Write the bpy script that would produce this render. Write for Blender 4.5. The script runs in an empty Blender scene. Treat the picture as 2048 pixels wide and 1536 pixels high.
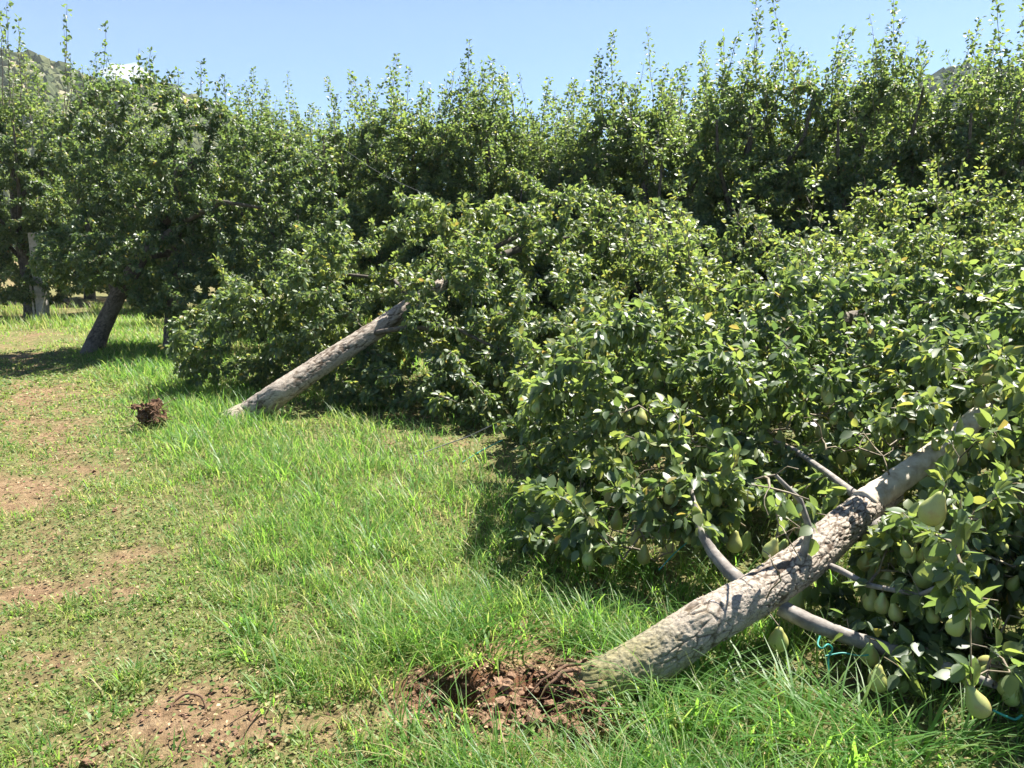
import bpy, math, random
import numpy as np
from mathutils import Vector, Matrix

R = math.radians
rng = np.random.default_rng(7)
random.seed(7)
scene = bpy.context.scene
COL = scene.collection

# ------------------------------------------------------------------ camera, sky, sun, exposure
CAM_H, PITCH, FPX = 1.6, R(10.3), 1536.0
cam_d = bpy.data.cameras.new('camera')
cam_d.sensor_width = 36.0
cam_d.lens = 27.0
cam_d.clip_start = 0.05
cam_d.clip_end = 5000
cam = bpy.data.objects.new('camera', cam_d)
cam.location = (0, 0, CAM_H)
cam.rotation_euler = (R(90) - PITCH, 0, 0)
COL.objects.link(cam)
scene.camera = cam

SUN_EL, SUN_AZ = R(60), R(50)          # azimuth measured from +Y towards +X
world = bpy.data.worlds.new('World')
scene.world = world
world.use_nodes = True
wn = world.node_tree
bg = wn.nodes['Background']
sky = wn.nodes.new('ShaderNodeTexSky')
sky.sky_type = 'NISHITA'
sky.sun_disc = False
sky.sun_elevation = SUN_EL
sky.sun_rotation = SUN_AZ
sky.altitude = 300
sky.air_density = 0.85
sky.dust_density = 0.2
sky.ozone_density = 6.0
wn.links.new(sky.outputs[0], bg.inputs[0])
bg.inputs[1].default_value = 0.05

sun_d = bpy.data.lights.new('sun', 'SUN')
sun_d.energy = 5.0
sun_d.angle = R(0.53)
sun_d.color = (1.0, 0.95, 0.86)
sun = bpy.data.objects.new('sun', sun_d)
sdir = Vector((math.sin(SUN_AZ) * math.cos(SUN_EL), math.cos(SUN_AZ) * math.cos(SUN_EL), math.sin(SUN_EL)))
sun.rotation_euler = sdir.to_track_quat('Z', 'Y').to_euler()
sun.location = (10, 20, 30)
COL.objects.link(sun)

vs = scene.view_settings
vs.view_transform = 'Standard'
vs.look = 'None'
vs.exposure = 1.9
vs.gamma = 1.0
vs.use_curve_mapping = False
scene.cycles.max_bounces = 8
scene.cycles.diffuse_bounces = 3
scene.cycles.glossy_bounces = 2
scene.cycles.transmission_bounces = 4
scene.cycles.transparent_max_bounces = 6
scene.cycles.sample_clamp_indirect = 4
scene.cycles.volume_bounces = 2

# ------------------------------------------------------------------ small maths helpers
CP, SP = math.cos(PITCH), math.sin(PITCH)

def ray(px, py):
    u = (px - 1024) / FPX
    v = (768 - py) / FPX
    return np.array([u, CP + v * SP, -SP + v * CP])

def at_z(px, py, z=0.0):
    d = ray(px, py)
    return np.array([0, 0, CAM_H]) + d * ((z - CAM_H) / d[2])

def at_y(px, py, y):
    d = ray(px, py)
    return np.array([0, 0, CAM_H]) + d * (y / d[1])

def project(P):
    P = np.atleast_2d(P)
    q = P - np.array([0, 0, CAM_H])
    dep = q[:, 1] * CP - q[:, 2] * SP
    up = q[:, 1] * SP + q[:, 2] * CP
    dep_s = np.where(np.abs(dep) < 1e-6, 1e-6, dep)
    return 1024 + FPX * q[:, 0] / dep_s, 768 - FPX * up / dep_s, dep

def _hash(ix, iy, iz, seed):
    h = (ix.astype(np.int64) * 374761393 + iy.astype(np.int64) * 668265263 + iz.astype(np.int64) * 2147483647 + seed * 1274126177) & 0xFFFFFFFF
    h = ((h ^ (h >> 13)) * 1274126177) & 0xFFFFFFFF
    h = (h ^ (h >> 16)) & 0xFFFFFF
    return h / float(0xFFFFFF)

def vnoise(x, y, z=None, seed=0):
    x = np.asarray(x, float); y = np.asarray(y, float)
    z = np.zeros_like(x) if z is None else np.asarray(z, float)
    xi, yi, zi = np.floor(x), np.floor(y), np.floor(z)
    fx, fy, fz = x - xi, y - yi, z - zi
    fx = fx * fx * (3 - 2 * fx); fy = fy * fy * (3 - 2 * fy); fz = fz * fz * (3 - 2 * fz)
    r = 0
    for dx in (0, 1):
        for dy in (0, 1):
            for dz in (0, 1):
                w = (fx if dx else 1 - fx) * (fy if dy else 1 - fy) * (fz if dz else 1 - fz)
                r = r + w * _hash(xi + dx, yi + dy, zi + dz, seed)
    return r * 2 - 1

def fbm(x, y, z=None, octaves=4, seed=0):
    r = 0; a = 1; f = 1; t = 0
    for o in range(octaves):
        r = r + a * vnoise(np.asarray(x) * f, np.asarray(y) * f, None if z is None else np.asarray(z) * f, seed + o)
        t += a; a *= .5; f *= 2.03
    return r / t

def smooth(a, b, x):
    t = np.clip((x - a) / (b - a), 0, 1)
    return t * t * (3 - 2 * t)

def norm(v):
    return v / np.maximum(np.linalg.norm(v, axis=-1, keepdims=True), 1e-9)

# ------------------------------------------------------------------ mesh / object helpers
def mesh_np(name, V, faces, mats, attrs=None, smooth_shade=True, mat_idx=None):
    """faces: list of int arrays, each (n,3) or (n,4); attrs: {name: per-vertex float array}"""
    me = bpy.data.meshes.new(name)
    V = np.asarray(V, np.float32)
    me.vertices.add(len(V))
    me.vertices.foreach_set('co', V.ravel())
    faces = [np.asarray(f, np.int32) for f in faces if len(f)]
    loops = np.concatenate([f.ravel() for f in faces])
    tot = np.concatenate([np.full(len(f), f.shape[1], np.int32) for f in faces])
    start = np.concatenate([[0], np.cumsum(tot)[:-1]]).astype(np.int32)
    me.loops.add(len(loops))
    me.loops.foreach_set('vertex_index', loops)
    me.polygons.add(len(tot))
    me.polygons.foreach_set('loop_start', start)
    me.polygons.foreach_set('use_smooth', np.full(len(tot), smooth_shade, bool))
    for m in mats:
        me.materials.append(m)
    if mat_idx is not None:
        me.polygons.foreach_set('material_index', mat_idx.astype(np.int32))
    if attrs:
        for k, a in attrs.items():
            at = me.attributes.new(k, 'FLOAT', 'POINT')
            at.data.foreach_set('value', np.asarray(a, np.float32))
    me.update(calc_edges=True)
    return me

def link(name, me, parent=None):
    o = bpy.data.objects.new(name, me)
    COL.objects.link(o)
    if parent is not None:
        o.parent = parent
    return o

def tag(o, label=None, cat=None, group=None, kind=None):
    if label: o['label'] = label
    if cat: o['category'] = cat
    if group: o['group'] = group
    if kind: o['kind'] = kind
    return o

def empty(name, loc=(0, 0, 0)):
    o = bpy.data.objects.new(name, None)
    o.empty_display_size = 0.2
    o.location = loc
    COL.objects.link(o)
    return o

def tubes(polys, sides=5):
    """polys: list of (P (k,3), r (k,)) -> V, quads"""
    Vs, Fs = [], []
    off = 0
    a = np.arange(sides) * 2 * np.pi / sides
    ca, sa = np.cos(a), np.sin(a)
    for P, r in polys:
        P = np.asarray(P, float); r = np.asarray(r, float)
        k = len(P)
        T = np.gradient(P, axis=0); T = norm(T)
        ref = np.array([0.31, 0.17, 0.93]) if abs(T[0, 2]) < .8 else np.array([1.0, 0.1, 0])
        A = norm(np.cross(T, ref)); B = np.cross(T, A)
        ring = P[:, None, :] + r[:, None, None] * (A[:, None, :] * ca[None, :, None] + B[:, None, :] * sa[None, :, None])
        Vs.append(ring.reshape(-1, 3))
        i = np.arange(k - 1)[:, None] * sides; j = np.arange(sides)[None, :]; j2 = (j + 1) % sides
        F = np.stack([i + j, i + j2, i + sides + j2, i + sides + j], -1).reshape(-1, 4) + off
        Fs.append(F)
        off += k * sides
    return np.concatenate(Vs), np.concatenate(Fs)

# ------------------------------------------------------------------ materials
def new_mat(name):
    m = bpy.data.materials.new(name)
    m.use_nodes = True
    nt = m.node_tree
    return m, nt, nt.nodes['Principled BSDF'], nt.nodes['Material Output']

def ramp(nt, fac, stops):
    n = nt.nodes.new('ShaderNodeValToRGB')
    cr = n.color_ramp
    while len(cr.elements) < len(stops):
        cr.elements.new(0.5)
    for e, (p, c) in zip(cr.elements, stops):
        e.position = p; e.color = (*c, 1)
    nt.links.new(fac, n.inputs[0])
    return n.outputs[0]

def attr(nt, name):
    n = nt.nodes.new('ShaderNodeAttribute'); n.attribute_name = name
    return n.outputs['Fac']

def noise(nt, scale, detail=4, rough=.55, vec=None):
    n = nt.nodes.new('ShaderNodeTexNoise')
    n.inputs['Scale'].default_value = scale; n.inputs['Detail'].default_value = detail; n.inputs['Roughness'].default_value = rough
    if vec is None:
        tc = nt.nodes.new('ShaderNodeTexCoord'); vec = tc.outputs['Object']
    nt.links.new(vec, n.inputs['Vector'])
    return n.outputs['Fac']

def mix(nt, fac, a, b, mode='MIX'):
    n = nt.nodes.new('ShaderNodeMix'); n.data_type = 'RGBA'; n.blend_type = mode
    for s, v in ((0, fac), (6, a), (7, b)):
        if hasattr(v, 'node'): nt.links.new(v, n.inputs[s])
        elif s == 0: n.inputs[0].default_value = v
        else: n.inputs[s].default_value = (*v, 1)
    return n.outputs[2]

def bump(nt, bs, h, strength, dist):
    b = nt.nodes.new('ShaderNodeBump'); b.inputs['Strength'].default_value = strength; b.inputs['Distance'].default_value = dist
    nt.links.new(h, b.inputs['Height']); nt.links.new(b.outputs[0], bs.inputs['Normal'])

def leafy(name, stops, tstops, rough=.42, trans=.42, spec=.5, under=None):
    m, nt, bs, out = new_mat(name)
    h = attr(nt, 'hue')
    colr = ramp(nt, h, stops)
    if under is not None:                     # paler, duller underside
        ge = nt.nodes.new('ShaderNodeNewGeometry')
        colr = mix(nt, ge.outputs['Backfacing'], colr, mix(nt, .65, colr, under))
    nt.links.new(colr, bs.inputs['Base Color'])
    bs.inputs['Roughness'].default_value = rough
    bs.inputs['Specular IOR Level'].default_value = spec
    tr = nt.nodes.new('ShaderNodeBsdfTranslucent')
    nt.links.new(ramp(nt, h, tstops), tr.inputs[0])
    mx = nt.nodes.new('ShaderNodeMixShader'); mx.inputs[0].default_value = trans
    nt.links.new(bs.outputs[0], mx.inputs[1]); nt.links.new(tr.outputs[0], mx.inputs[2])
    nt.links.new(mx.outputs[0], out.inputs['Surface'])
    return m

M = {}
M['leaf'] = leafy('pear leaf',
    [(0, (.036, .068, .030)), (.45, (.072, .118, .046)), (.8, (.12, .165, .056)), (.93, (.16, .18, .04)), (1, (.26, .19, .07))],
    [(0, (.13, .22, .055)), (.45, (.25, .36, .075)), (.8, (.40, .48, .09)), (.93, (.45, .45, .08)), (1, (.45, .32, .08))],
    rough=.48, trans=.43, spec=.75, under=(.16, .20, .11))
M['grass'] = leafy('grass blade',
    [(0, (.045, .130, .028)), (.5, (.088, .20, .038)), (.8, (.20, .26, .07)), (1, (.46, .38, .22))],
    [(0, (.16, .36, .05)), (.5, (.28, .50, .06)), (.8, (.42, .50, .12)), (1, (.56, .45, .22))],
    rough=.45, trans=.55, spec=.4)
M['weed'] = leafy('weed leaf',
    [(0, (.07, .12, .035)), (.5, (.12, .18, .05)), (.8, (.19, .21, .08)), (1, (.34, .27, .15))],
    [(0, (.14, .26, .04)), (.5, (.24, .35, .07)), (.8, (.34, .36, .10)), (1, (.40, .30, .14))],
    rough=.6, trans=.35, spec=.3)
M['litter'] = leafy('dead leaf',
    [(0, (.08, .05, .03)), (.5, (.26, .17, .08)), (1, (.50, .40, .24))],
    [(0, (.10, .05, .02)), (.5, (.25, .12, .04)), (1, (.36, .24, .1))], rough=.7, trans=.2, spec=.2)

# bark: cracked plates, moss near the butt
m, nt, bs, out = new_mat('cracked bark')
ck = attr(nt, 'crack'); ms = attr(nt, 'moss')
n1 = noise(nt, 35, 6, .65); n2 = noise(nt, 7, 3)
plate = ramp(nt, n1, [(.25, (.20, .155, .115)), (.5, (.34, .285, .225)), (.75, (.46, .40, .33))])
plate = mix(nt, n2, plate, (.37, .325, .28), 'MIX')
c1 = mix(nt, ck, (.10, .072, .052), plate)
tcb = nt.nodes.new('ShaderNodeTexCoord')
nzv = nt.nodes.new('ShaderNodeTexNoise'); nzv.inputs['Scale'].default_value = 26; nt.links.new(tcb.outputs['Object'], nzv.inputs['Vector'])
wv = nt.nodes.new('ShaderNodeMix'); wv.data_type = 'RGBA'; wv.inputs[0].default_value = .055
nt.links.new(tcb.outputs['Object'], wv.inputs[6]); nt.links.new(nzv.outputs['Color'], wv.inputs[7])
vr = nt.nodes.new('ShaderNodeTexVoronoi'); vr.feature = 'DISTANCE_TO_EDGE'; vr.inputs['Scale'].default_value = 34
nt.links.new(wv.outputs[2], vr.inputs['Vector'])
thin = ramp(nt, vr.outputs['Distance'], [(.0, (.30, .27, .24)), (.05, (1, 1, 1))])
c1 = mix(nt, .75, c1, thin, 'MULTIPLY')
mossc = ramp(nt, noise(nt, 60, 4), [(.3, (.09, .10, .03)), (.7, (.25, .22, .09))])
c2 = mix(nt, ms, c1, mossc)
nt.links.new(c2, bs.inputs['Base Color']); bs.inputs['Roughness'].default_value = .92
bs.inputs['Specular IOR Level'].default_value = .2
bump(nt, bs, noise(nt, 110, 6, .7), .7, .006)
M['bark'] = m

m, nt, bs, out = new_mat('grey branch bark')
c = ramp(nt, noise(nt, 22, 5, .6), [(.3, (.10, .085, .075)), (.5, (.19, .17, .15)), (.72, (.33, .30, .27))])
nt.links.new(c, bs.inputs['Base Color']); bs.inputs['Roughness'].default_value = .85
bump(nt, bs, noise(nt, 90, 4), .4, .004)
M['branch'] = m

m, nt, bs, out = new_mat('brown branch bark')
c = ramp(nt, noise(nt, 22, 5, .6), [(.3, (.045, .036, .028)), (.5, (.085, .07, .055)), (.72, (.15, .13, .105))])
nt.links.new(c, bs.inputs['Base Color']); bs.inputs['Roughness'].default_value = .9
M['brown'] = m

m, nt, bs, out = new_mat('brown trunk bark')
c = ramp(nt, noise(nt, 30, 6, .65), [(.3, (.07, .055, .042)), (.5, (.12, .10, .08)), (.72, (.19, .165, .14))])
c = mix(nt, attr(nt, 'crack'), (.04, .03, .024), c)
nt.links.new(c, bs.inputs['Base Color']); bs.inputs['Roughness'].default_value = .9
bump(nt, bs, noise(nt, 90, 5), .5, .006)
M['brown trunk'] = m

m, nt, bs, out = new_mat('pale bark')
c = ramp(nt, noise(nt, 18, 5, .6), [(.3, (.28, .23, .17)), (.5, (.46, .40, .31)), (.72, (.58, .53, .44))])
nt.links.new(c, bs.inputs['Base Color']); bs.inputs['Roughness'].default_value = .85
bump(nt, bs, noise(nt, 60, 4), .4, .004)
M['pale'] = m

m, nt, bs, out = new_mat('twig bark')
c = ramp(nt, noise(nt, 30, 3), [(.35, (.10, .075, .05)), (.65, (.24, .20, .13))])
nt.links.new(c, bs.inputs['Base Color']); bs.inputs['Roughness'].default_value = .7
M['twig'] = m

m, nt, bs, out = new_mat('green pear skin')
oi = nt.nodes.new('ShaderNodeObjectInfo')
base = mix(nt, oi.outputs['Random'], (.20, .30, .09), (.38, .40, .13))
base = mix(nt, ramp(nt, noise(nt, 9, 3), [(.5, (0, 0, 0)), (.75, (.5, .5, .5))]), base, (.33, .25, .10))
sp = nt.nodes.new('ShaderNodeTexVoronoi'); sp.inputs['Scale'].default_value = 260
tc = nt.nodes.new('ShaderNodeTexCoord'); nt.links.new(tc.outputs['Object'], sp.inputs['Vector'])
dots = ramp(nt, sp.outputs['Distance'], [(.10, (.8, .8, .8)), (.22, (0, 0, 0))])
c = mix(nt, dots, base, (.22, .22, .08))
c = mix(nt, ramp(nt, noise(nt, 22, 3), [(.62, (0, 0, 0)), (.75, (.6, .6, .6))]), c, (.30, .22, .08))
nt.links.new(c, bs.inputs['Base Color']); bs.inputs['Roughness'].default_value = .42
bs.inputs['Subsurface Weight'].default_value = .08
bs.inputs['Subsurface Radius'].default_value = (.01, .01, .004)
M['pear'] = m

def soil_mat(name, far=False):
    m, nt, bs, out = new_mat(name)
    tc = nt.nodes.new('ShaderNodeTexCoord'); v = tc.outputs['Object']
    a = noise(nt, 1.3, 6, .6, v); b = noise(nt, 14, 8, .7, v); c0 = noise(nt, 90, 6, .7, v)
    dry = ramp(nt, b, [(.3, (.12, .088, .050)), (.5, (.235, .165, .10)), (.7, (.36, .285, .18))])
    wet = ramp(nt, b, [(.3, (.075, .040, .024)), (.6, (.17, .085, .048)), (.8, (.26, .14, .08))])
    f = ramp(nt, attr(nt, 'fresh'), [(0, (0, 0, 0)), (1, (1, 1, 1))])
    c = mix(nt, f, dry, wet)
    c = mix(nt, .35, c, ramp(nt, c0, [(.3, (.12, .07, .04)), (.7, (.55, .42, .30))]), 'OVERLAY')
    g = ramp(nt, attr(nt, 'green'), [(0, (0, 0, 0)), (1, (1, 1, 1))])
    gc = ramp(nt, b, [(.3, (.06, .085, .025)), (.55, (.13, .15, .05)), (.75, (.28, .24, .12))])
    c = mix(nt, g, c, gc)
    nt.links.new(c, bs.inputs['Base Color']); bs.inputs['Roughness'].default_value = .95
    bs.inputs['Specular IOR Level'].default_value = .15
    ad = nt.nodes.new('ShaderNodeMath'); ad.operation = 'ADD'
    nt.links.new(b, ad.inputs[0]); nt.links.new(c0, ad.inputs[1])
    bump(nt, bs, ad.outputs[0], .8, .03)
    return m
M['soil'] = soil_mat('orchard soil')

m, nt, bs, out = new_mat('broken red soil')
c = ramp(nt, noise(nt, 25, 7, .7), [(.28, (.08, .046, .029)), (.5, (.20, .122, .078)), (.72, (.37, .245, .165))])
nt.links.new(c, bs.inputs['Base Color']); bs.inputs['Roughness'].default_value = .95
bs.inputs['Specular IOR Level'].default_value = .1
bump(nt, bs, noise(nt, 70, 6, .7), 1, .012)
M['clod'] = m

m2 = m.copy(); m2.name = 'dark root soil'
for n_ in m2.node_tree.nodes:
    if n_.type == 'VALTORGB':
        for e_, c_ in zip(n_.color_ramp.elements, [(.05, .03, .02), (.13, .075, .045), (.25, .155, .10)]): e_.color = (*c_, 1)
M['darkclod'] = m2

def plain(name, col, rough=.6, var=.25, scale=20, metal=0):
    m, nt, bs, out = new_mat(name)
    c = ramp(nt, noise(nt, scale, 5), [(.3, tuple(x * (1 - var) for x in col)), (.7, tuple(min(1, x * (1 + var)) for x in col))])
    nt.links.new(c, bs.inputs['Base Color']); bs.inputs['Roughness'].default_value = rough
    bs.inputs['Metallic'].default_value = metal
    return m
M['twine'] = plain('teal twine', (.02, .24, .20), .5)
M['wire'] = plain('galvanised wire', (.16, .16, .15), .6, metal=.3)
M['post'] = plain('weathered grey post', (.30, .28, .25), .9, .3, 14)
M['root'] = plain('torn roots', (.11, .06, .035), .9, .4, 40)

# ------------------------------------------------------------------ ground
B0 = at_z(1200, 1375, 0.0)                     # butt of the near fallen trunk
ROW = norm(at_z(490, 835) - B0)                # direction of the row
NRM = np.array([ROW[1], -ROW[0], 0]) * -1      # towards the lane
if NRM[0] > 0: NRM = -NRM

def lane_d(x, y):
    return (x - B0[0]) * NRM[0] + (y - B0[1]) * NRM[1]

def near(x, y, px, py, r):
    c = at_z(px, py)
    return np.exp(-((x - c[0]) ** 2 + (y - c[1]) ** 2) / (r * r))

def bare(x, y):
    """0 = covered with grass, 1 = bare soil"""
    d = lane_d(x, y)
    n = fbm(x * 2.6, y * 2.6, seed=11, octaves=4)
    n2 = fbm(x * 5, y * 5, seed=21, octaves=3)
    track = np.exp(-((d - 1.75 - .25 * vnoise(x * .5, y * .5, seed=5)) / .33) ** 2)
    track2 = np.exp(-((d - 3.5) / .4) ** 2)
    b = .05 + .34 * np.maximum(track, track2) + .75 * n + .75 * n2 - .20 * (d < 1.1) + .25 * smooth(3.6, 2.6, np.hypot(x, y)) * smooth(-.2, .2, fbm(x * 2.6, y * 2.6, seed=19))
    b += 1.3 * near(x, y, 890, 1420, .17) + 1.1 * near(x, y, 345, 1425, .12) - .35 * near(x, y, 120, 1470, .3) + 1.2 * near(x, y, 1040, 1400, .34) + .8 * near(x, y, 1320, 1500, .2)
    b += .6 * near(x, y, 60, 1150, .4) + .5 * near(x, y, 100, 960, .5) + .45 * near(x, y, 20, 790, .9)
    b += .9 * smooth(19, 20, y) * smooth(23.5, 22.5, y) * (x < -11)
    return np.clip(b, 0, 1)

PIT = [(905, 1405, .095, .20), (1085, 1405, .085, .19), (1200, 1495, .12, .10), (1000, 1372, .05, .06), (1175, 1380, .05, .08)]
def ground_h(x, y):
    r = np.hypot(x, y)
    h = .035 * fbm(x * .8, y * .8, seed=3, octaves=3) + .016 * fbm(x * 6, y * 6, seed=4, octaves=3) + .010 * fbm(x * 22, y * 22, seed=14, octaves=2) * np.clip(6 / np.maximum(np.hypot(x, y), .1), 0, 1)
    h = h * np.clip(12 / np.maximum(r, .1), 0, 1)
    f = fresh(x, y)
    h += f * (.085 * np.abs(fbm(x * 13, y * 13, seed=9, octaves=5)) + .012)
    for px, py, rad, dep in PIT:
        c = at_z(px, py)
        d2 = ((x - c[0]) ** 2 + ((y - c[1]) * 1.0) ** 2) / rad ** 2
        h -= dep * np.exp(-d2 ** 2)
    d = lane_d(x, y)
    h -= .03 * np.exp(-((d - 1.75) / .3) ** 2)
    return h

def fresh(x, y):
    c = at_z(1035, 1400)
    q = ((x - c[0]) / .46) ** 2 + ((y - c[1]) / .19) ** 2
    q = q + .5 * fbm(x * 9, y * 9, seed=31, octaves=2)
    return 1 - smooth(.6, 1.25, q)

def build_ground():
    rad = [0.0]
    r = .9
    while r < 900:
        rad.append(r); r *= 1.016 if r < 25 else 1.08
    rad = np.array(rad)
    th = np.concatenate([np.linspace(-48, 48, 330, endpoint=False), np.linspace(48, 312, 66, endpoint=False)])
    th = np.radians(th)
    RR, TH = np.meshgrid(rad[1:], th, indexing='ij')
    X = RR * np.sin(TH); Y = RR * np.cos(TH)
    Z = ground_h(X, Y)
    V = np.stack([X, Y, Z], -1).reshape(-1, 3)
    n, k = RR.shape
    i = np.arange(n - 1)[:, None] * k; j = np.arange(k)[None, :]; j2 = (j + 1) % k
    F = np.stack([i + j, i + k + j, i + k + j2, i + j2], -1).reshape(-1, 4)[:, ::-1]
    V = np.concatenate([V, [[0, 0, float(ground_h(np.array(0.), np.array(0.)))]]])
    cf = np.stack([np.arange(k), (np.arange(k) + 1) % k, np.full(k, n * k)], -1)[:, ::-1]
    x, y = V[:, 0], V[:, 1]
    g = (1 - bare(x, y)) * .75
    g = np.clip(g, 0, 1)
    fr = fresh(x, y)
    me = mesh_np('ground', V, [F, cf], [M['soil']], {'green': g, 'fresh': np.clip(fr, 0, 1)})
    # make sure it faces up
    o = link('ground', me)
    if me.polygons[0].normal.z < 0:
        me.flip_normals()
    tag(o, 'dry reddish orchard soil with patchy green cover', kind='structure')
build_ground()

# ------------------------------------------------------------------ hills far behind
def hill(name, pts, dist, depth, mat, label, seed, amp):
    """pts: crest line [(px, py)...] of the ridge at a distance; a solid ridge with real depth"""
    px = np.linspace(pts[0][0], pts[-1][0], 160)
    py = np.interp(px, [p[0] for p in pts], [p[1] for p in pts])
    t = np.linspace(-1, 1, 60)
    V = []
    for a, b in zip(px, py):
        c = at_y(a, b, dist)
        dirx = np.array([c[0], c[1]]) / np.hypot(c[0], c[1])
        for s in t:
            prof = (1 - abs(s)) ** .8 if s < 0 else (1 - s)
            x = c[0] + dirx[0] * s * depth; y = c[1] + dirx[1] * s * depth
            V.append((x, y, c[2] * prof - 2))
    V = np.array(V)
    V[:, 2] += amp * fbm(V[:, 0] / 25, V[:, 1] / 25, seed=seed, octaves=5) * smooth(-2, 15, V[:, 2])
    n, k = len(px), len(t)
    i = np.arange(n - 1)[:, None] * k; j = np.arange(k - 1)[None, :]
    F = np.stack([i + j, i + k + j, i + k + j + 1, i + j + 1], -1).reshape(-1, 4)
    me = mesh_np(name, V, [F], [mat])
    o = link(name, me)
    tag(o, label, kind='structure')
    return V.reshape(n, k, 3)

m, nt, bs, out = new_mat('dry hillside')
tc = nt.nodes.new('ShaderNodeTexCoord')
mp = nt.nodes.new('ShaderNodeMapping'); mp.inputs['Scale'].default_value = (1, 1, 4); nt.links.new(tc.outputs['Object'], mp.inputs[0])
c = ramp(nt, noise(nt, .05, 8, .65, mp.outputs[0]), [(.35, (.07, .085, .045)), (.5, (.13, .125, .075)), (.6, (.25, .20, .125)), (.7, (.17, .165, .15))])
nt.links.new(c, bs.inputs['Base Color']); bs.inputs['Roughness'].default_value = 1
M['hill'] = m
m, nt, bs, out = new_mat('wooded hillside')
c = ramp(nt, noise(nt, .25, 8, .7), [(.35, (.018, .035, .022)), (.6, (.045, .075, .04))])
nt.links.new(c, bs.inputs['Base Color']); bs.inputs['Roughness'].default_value = 1
M['wood'] = m
HL = hill('dry_hill', [(-1500, 120), (-500, -20), (-60, 60), (60, 95), (200, 150), (330, 175), (520, 260), (800, 400), (1100, 480)], 260, 120, M['hill'],
     'dry sandy hillside behind the orchard on the left', 41, 5)
HR = hill('wooded_hill', [(1250, 480), (1500, 330), (1700, 230), (1810, 185), (1900, 150), (2048, 118), (2400, 60), (3000, 150)], 330, 140, M['wood'],
     'dark wooded hillside beyond the orchard on the right', 43, 7)

# bushes dotted over the hillsides: a mass nobody could count
def blob_field(name, H, n, size, mat_stops, label, seed):
    rg = np.random.default_rng(seed)
    a, b = H.shape[:2]
    ii = rg.integers(0, a - 1, n); jj = rg.integers(0, b // 2 + 4, n)
    P = H[ii, jj] + rg.normal(0, 1.5, (n, 3)) * [1, 1, 0]
    ico = []
    g = (1 + 5 ** .5) / 2
    iv = norm(np.array([(-1, g, 0), (1, g, 0), (-1, -g, 0), (1, -g, 0), (0, -1, g), (0, 1, g), (0, -1, -g), (0, 1, -g), (g, 0, -1), (g, 0, 1), (-g, 0, -1), (-g, 0, 1)], float))
    ifc = np.array([(0, 11, 5), (0, 5, 1), (0, 1, 7), (0, 7, 10), (0, 10, 11), (1, 5, 9), (5, 11, 4), (11, 10, 2), (10, 7, 6), (7, 1, 8), (3, 9, 4), (3, 4, 2), (3, 2, 6), (3, 6, 8), (3, 8, 9), (4, 9, 5), (2, 4, 11), (6, 2, 10), (8, 6, 7), (9, 8, 1)])
    s = size * rg.uniform(.5, 1.4, n)
    V = P[:, None, :] + iv[None] * s[:, None, None] * rg.uniform(.7, 1.3, (n, 12, 1))
    F = (ifc[None] + (np.arange(n) * 12)[:, None, None]).reshape(-1, 3)
    hue = np.repeat(rg.random(n), 12)
    me = mesh_np(name, V.reshape(-1, 3), [F], [mat_stops], {'hue': hue}, smooth_shade=False)
    o = link(name, me); tag(o, label, kind='stuff')
M['bush'] = leafy('hill scrub', [(0, (.05, .07, .03)), (1, (.13, .14, .06))], [(0, (.05, .08, .02)), (1, (.1, .12, .03))], .8, .15, .1)
M['woodleaf'] = leafy('hill wood leaves', [(0, (.018, .038, .022)), (1, (.05, .085, .04))], [(0, (.03, .06, .02)), (1, (.06, .1, .03))], .8, .15, .1)
blob_field('scrub', HL, 5200, 1.8, M['bush'], 'grey green scrub dotted over the dry hillside', 5)
blob_field('far_woodland', HR, 7000, 3.0, M['woodleaf'], 'dark treetops covering the hillside on the right', 6)

# a small white cumulus above the hill on the left
def cloud():
    c = at_y(250, 150, 2400)
    rg = np.random.default_rng(3)
    u = np.linspace(0, 2 * np.pi, 96, endpoint=False); v = np.linspace(0, np.pi, 48)
    U, W = np.meshgrid(u, v, indexing='ij')
    D = np.stack([np.cos(U) * np.sin(W), np.sin(U) * np.sin(W), np.cos(W)], -1)
    nn = .55 * np.abs(fbm(D[..., 0] * 2.2 + 5, D[..., 1] * 2.2, D[..., 2] * 2.2, seed=77, octaves=5))
    Rr = (.8 + nn * 1.3)
    P = D * Rr[..., None] * np.array([75, 45, 34])
    P[..., 2] = np.maximum(P[..., 2], -14)
    V = P.reshape(-1, 3)
    n, k = 96, 48
    i = (np.arange(n)[:, None]) * k; i2 = ((np.arange(n)[:, None] + 1) % n) * k; j = np.arange(k - 1)[None, :]
    F = np.stack([i + j, i + j + 1, i2 + j + 1, i2 + j], -1).reshape(-1, 4)
    m = bpy.data.materials.new('cloud vapour'); m.use_nodes = True
    nt = m.node_tree
    nt.nodes.remove(nt.nodes['Principled BSDF'])
    pv = nt.nodes.new('ShaderNodeVolumePrincipled')
    pv.inputs['Color'].default_value = (.86, .87, .88, 1); pv.inputs['Density'].default_value = .02
    pv.inputs['Anisotropy'].default_value = .2
    nt.links.new(pv.outputs[0], nt.nodes['Material Output'].inputs['Volume'])
    o = link('cloud', mesh_np('cloud', V, [F], [m]))
    o.location = c
    tag(o, 'small white puffy cloud low in the sky above the left hill', kind='structure')
cloud()

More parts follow.
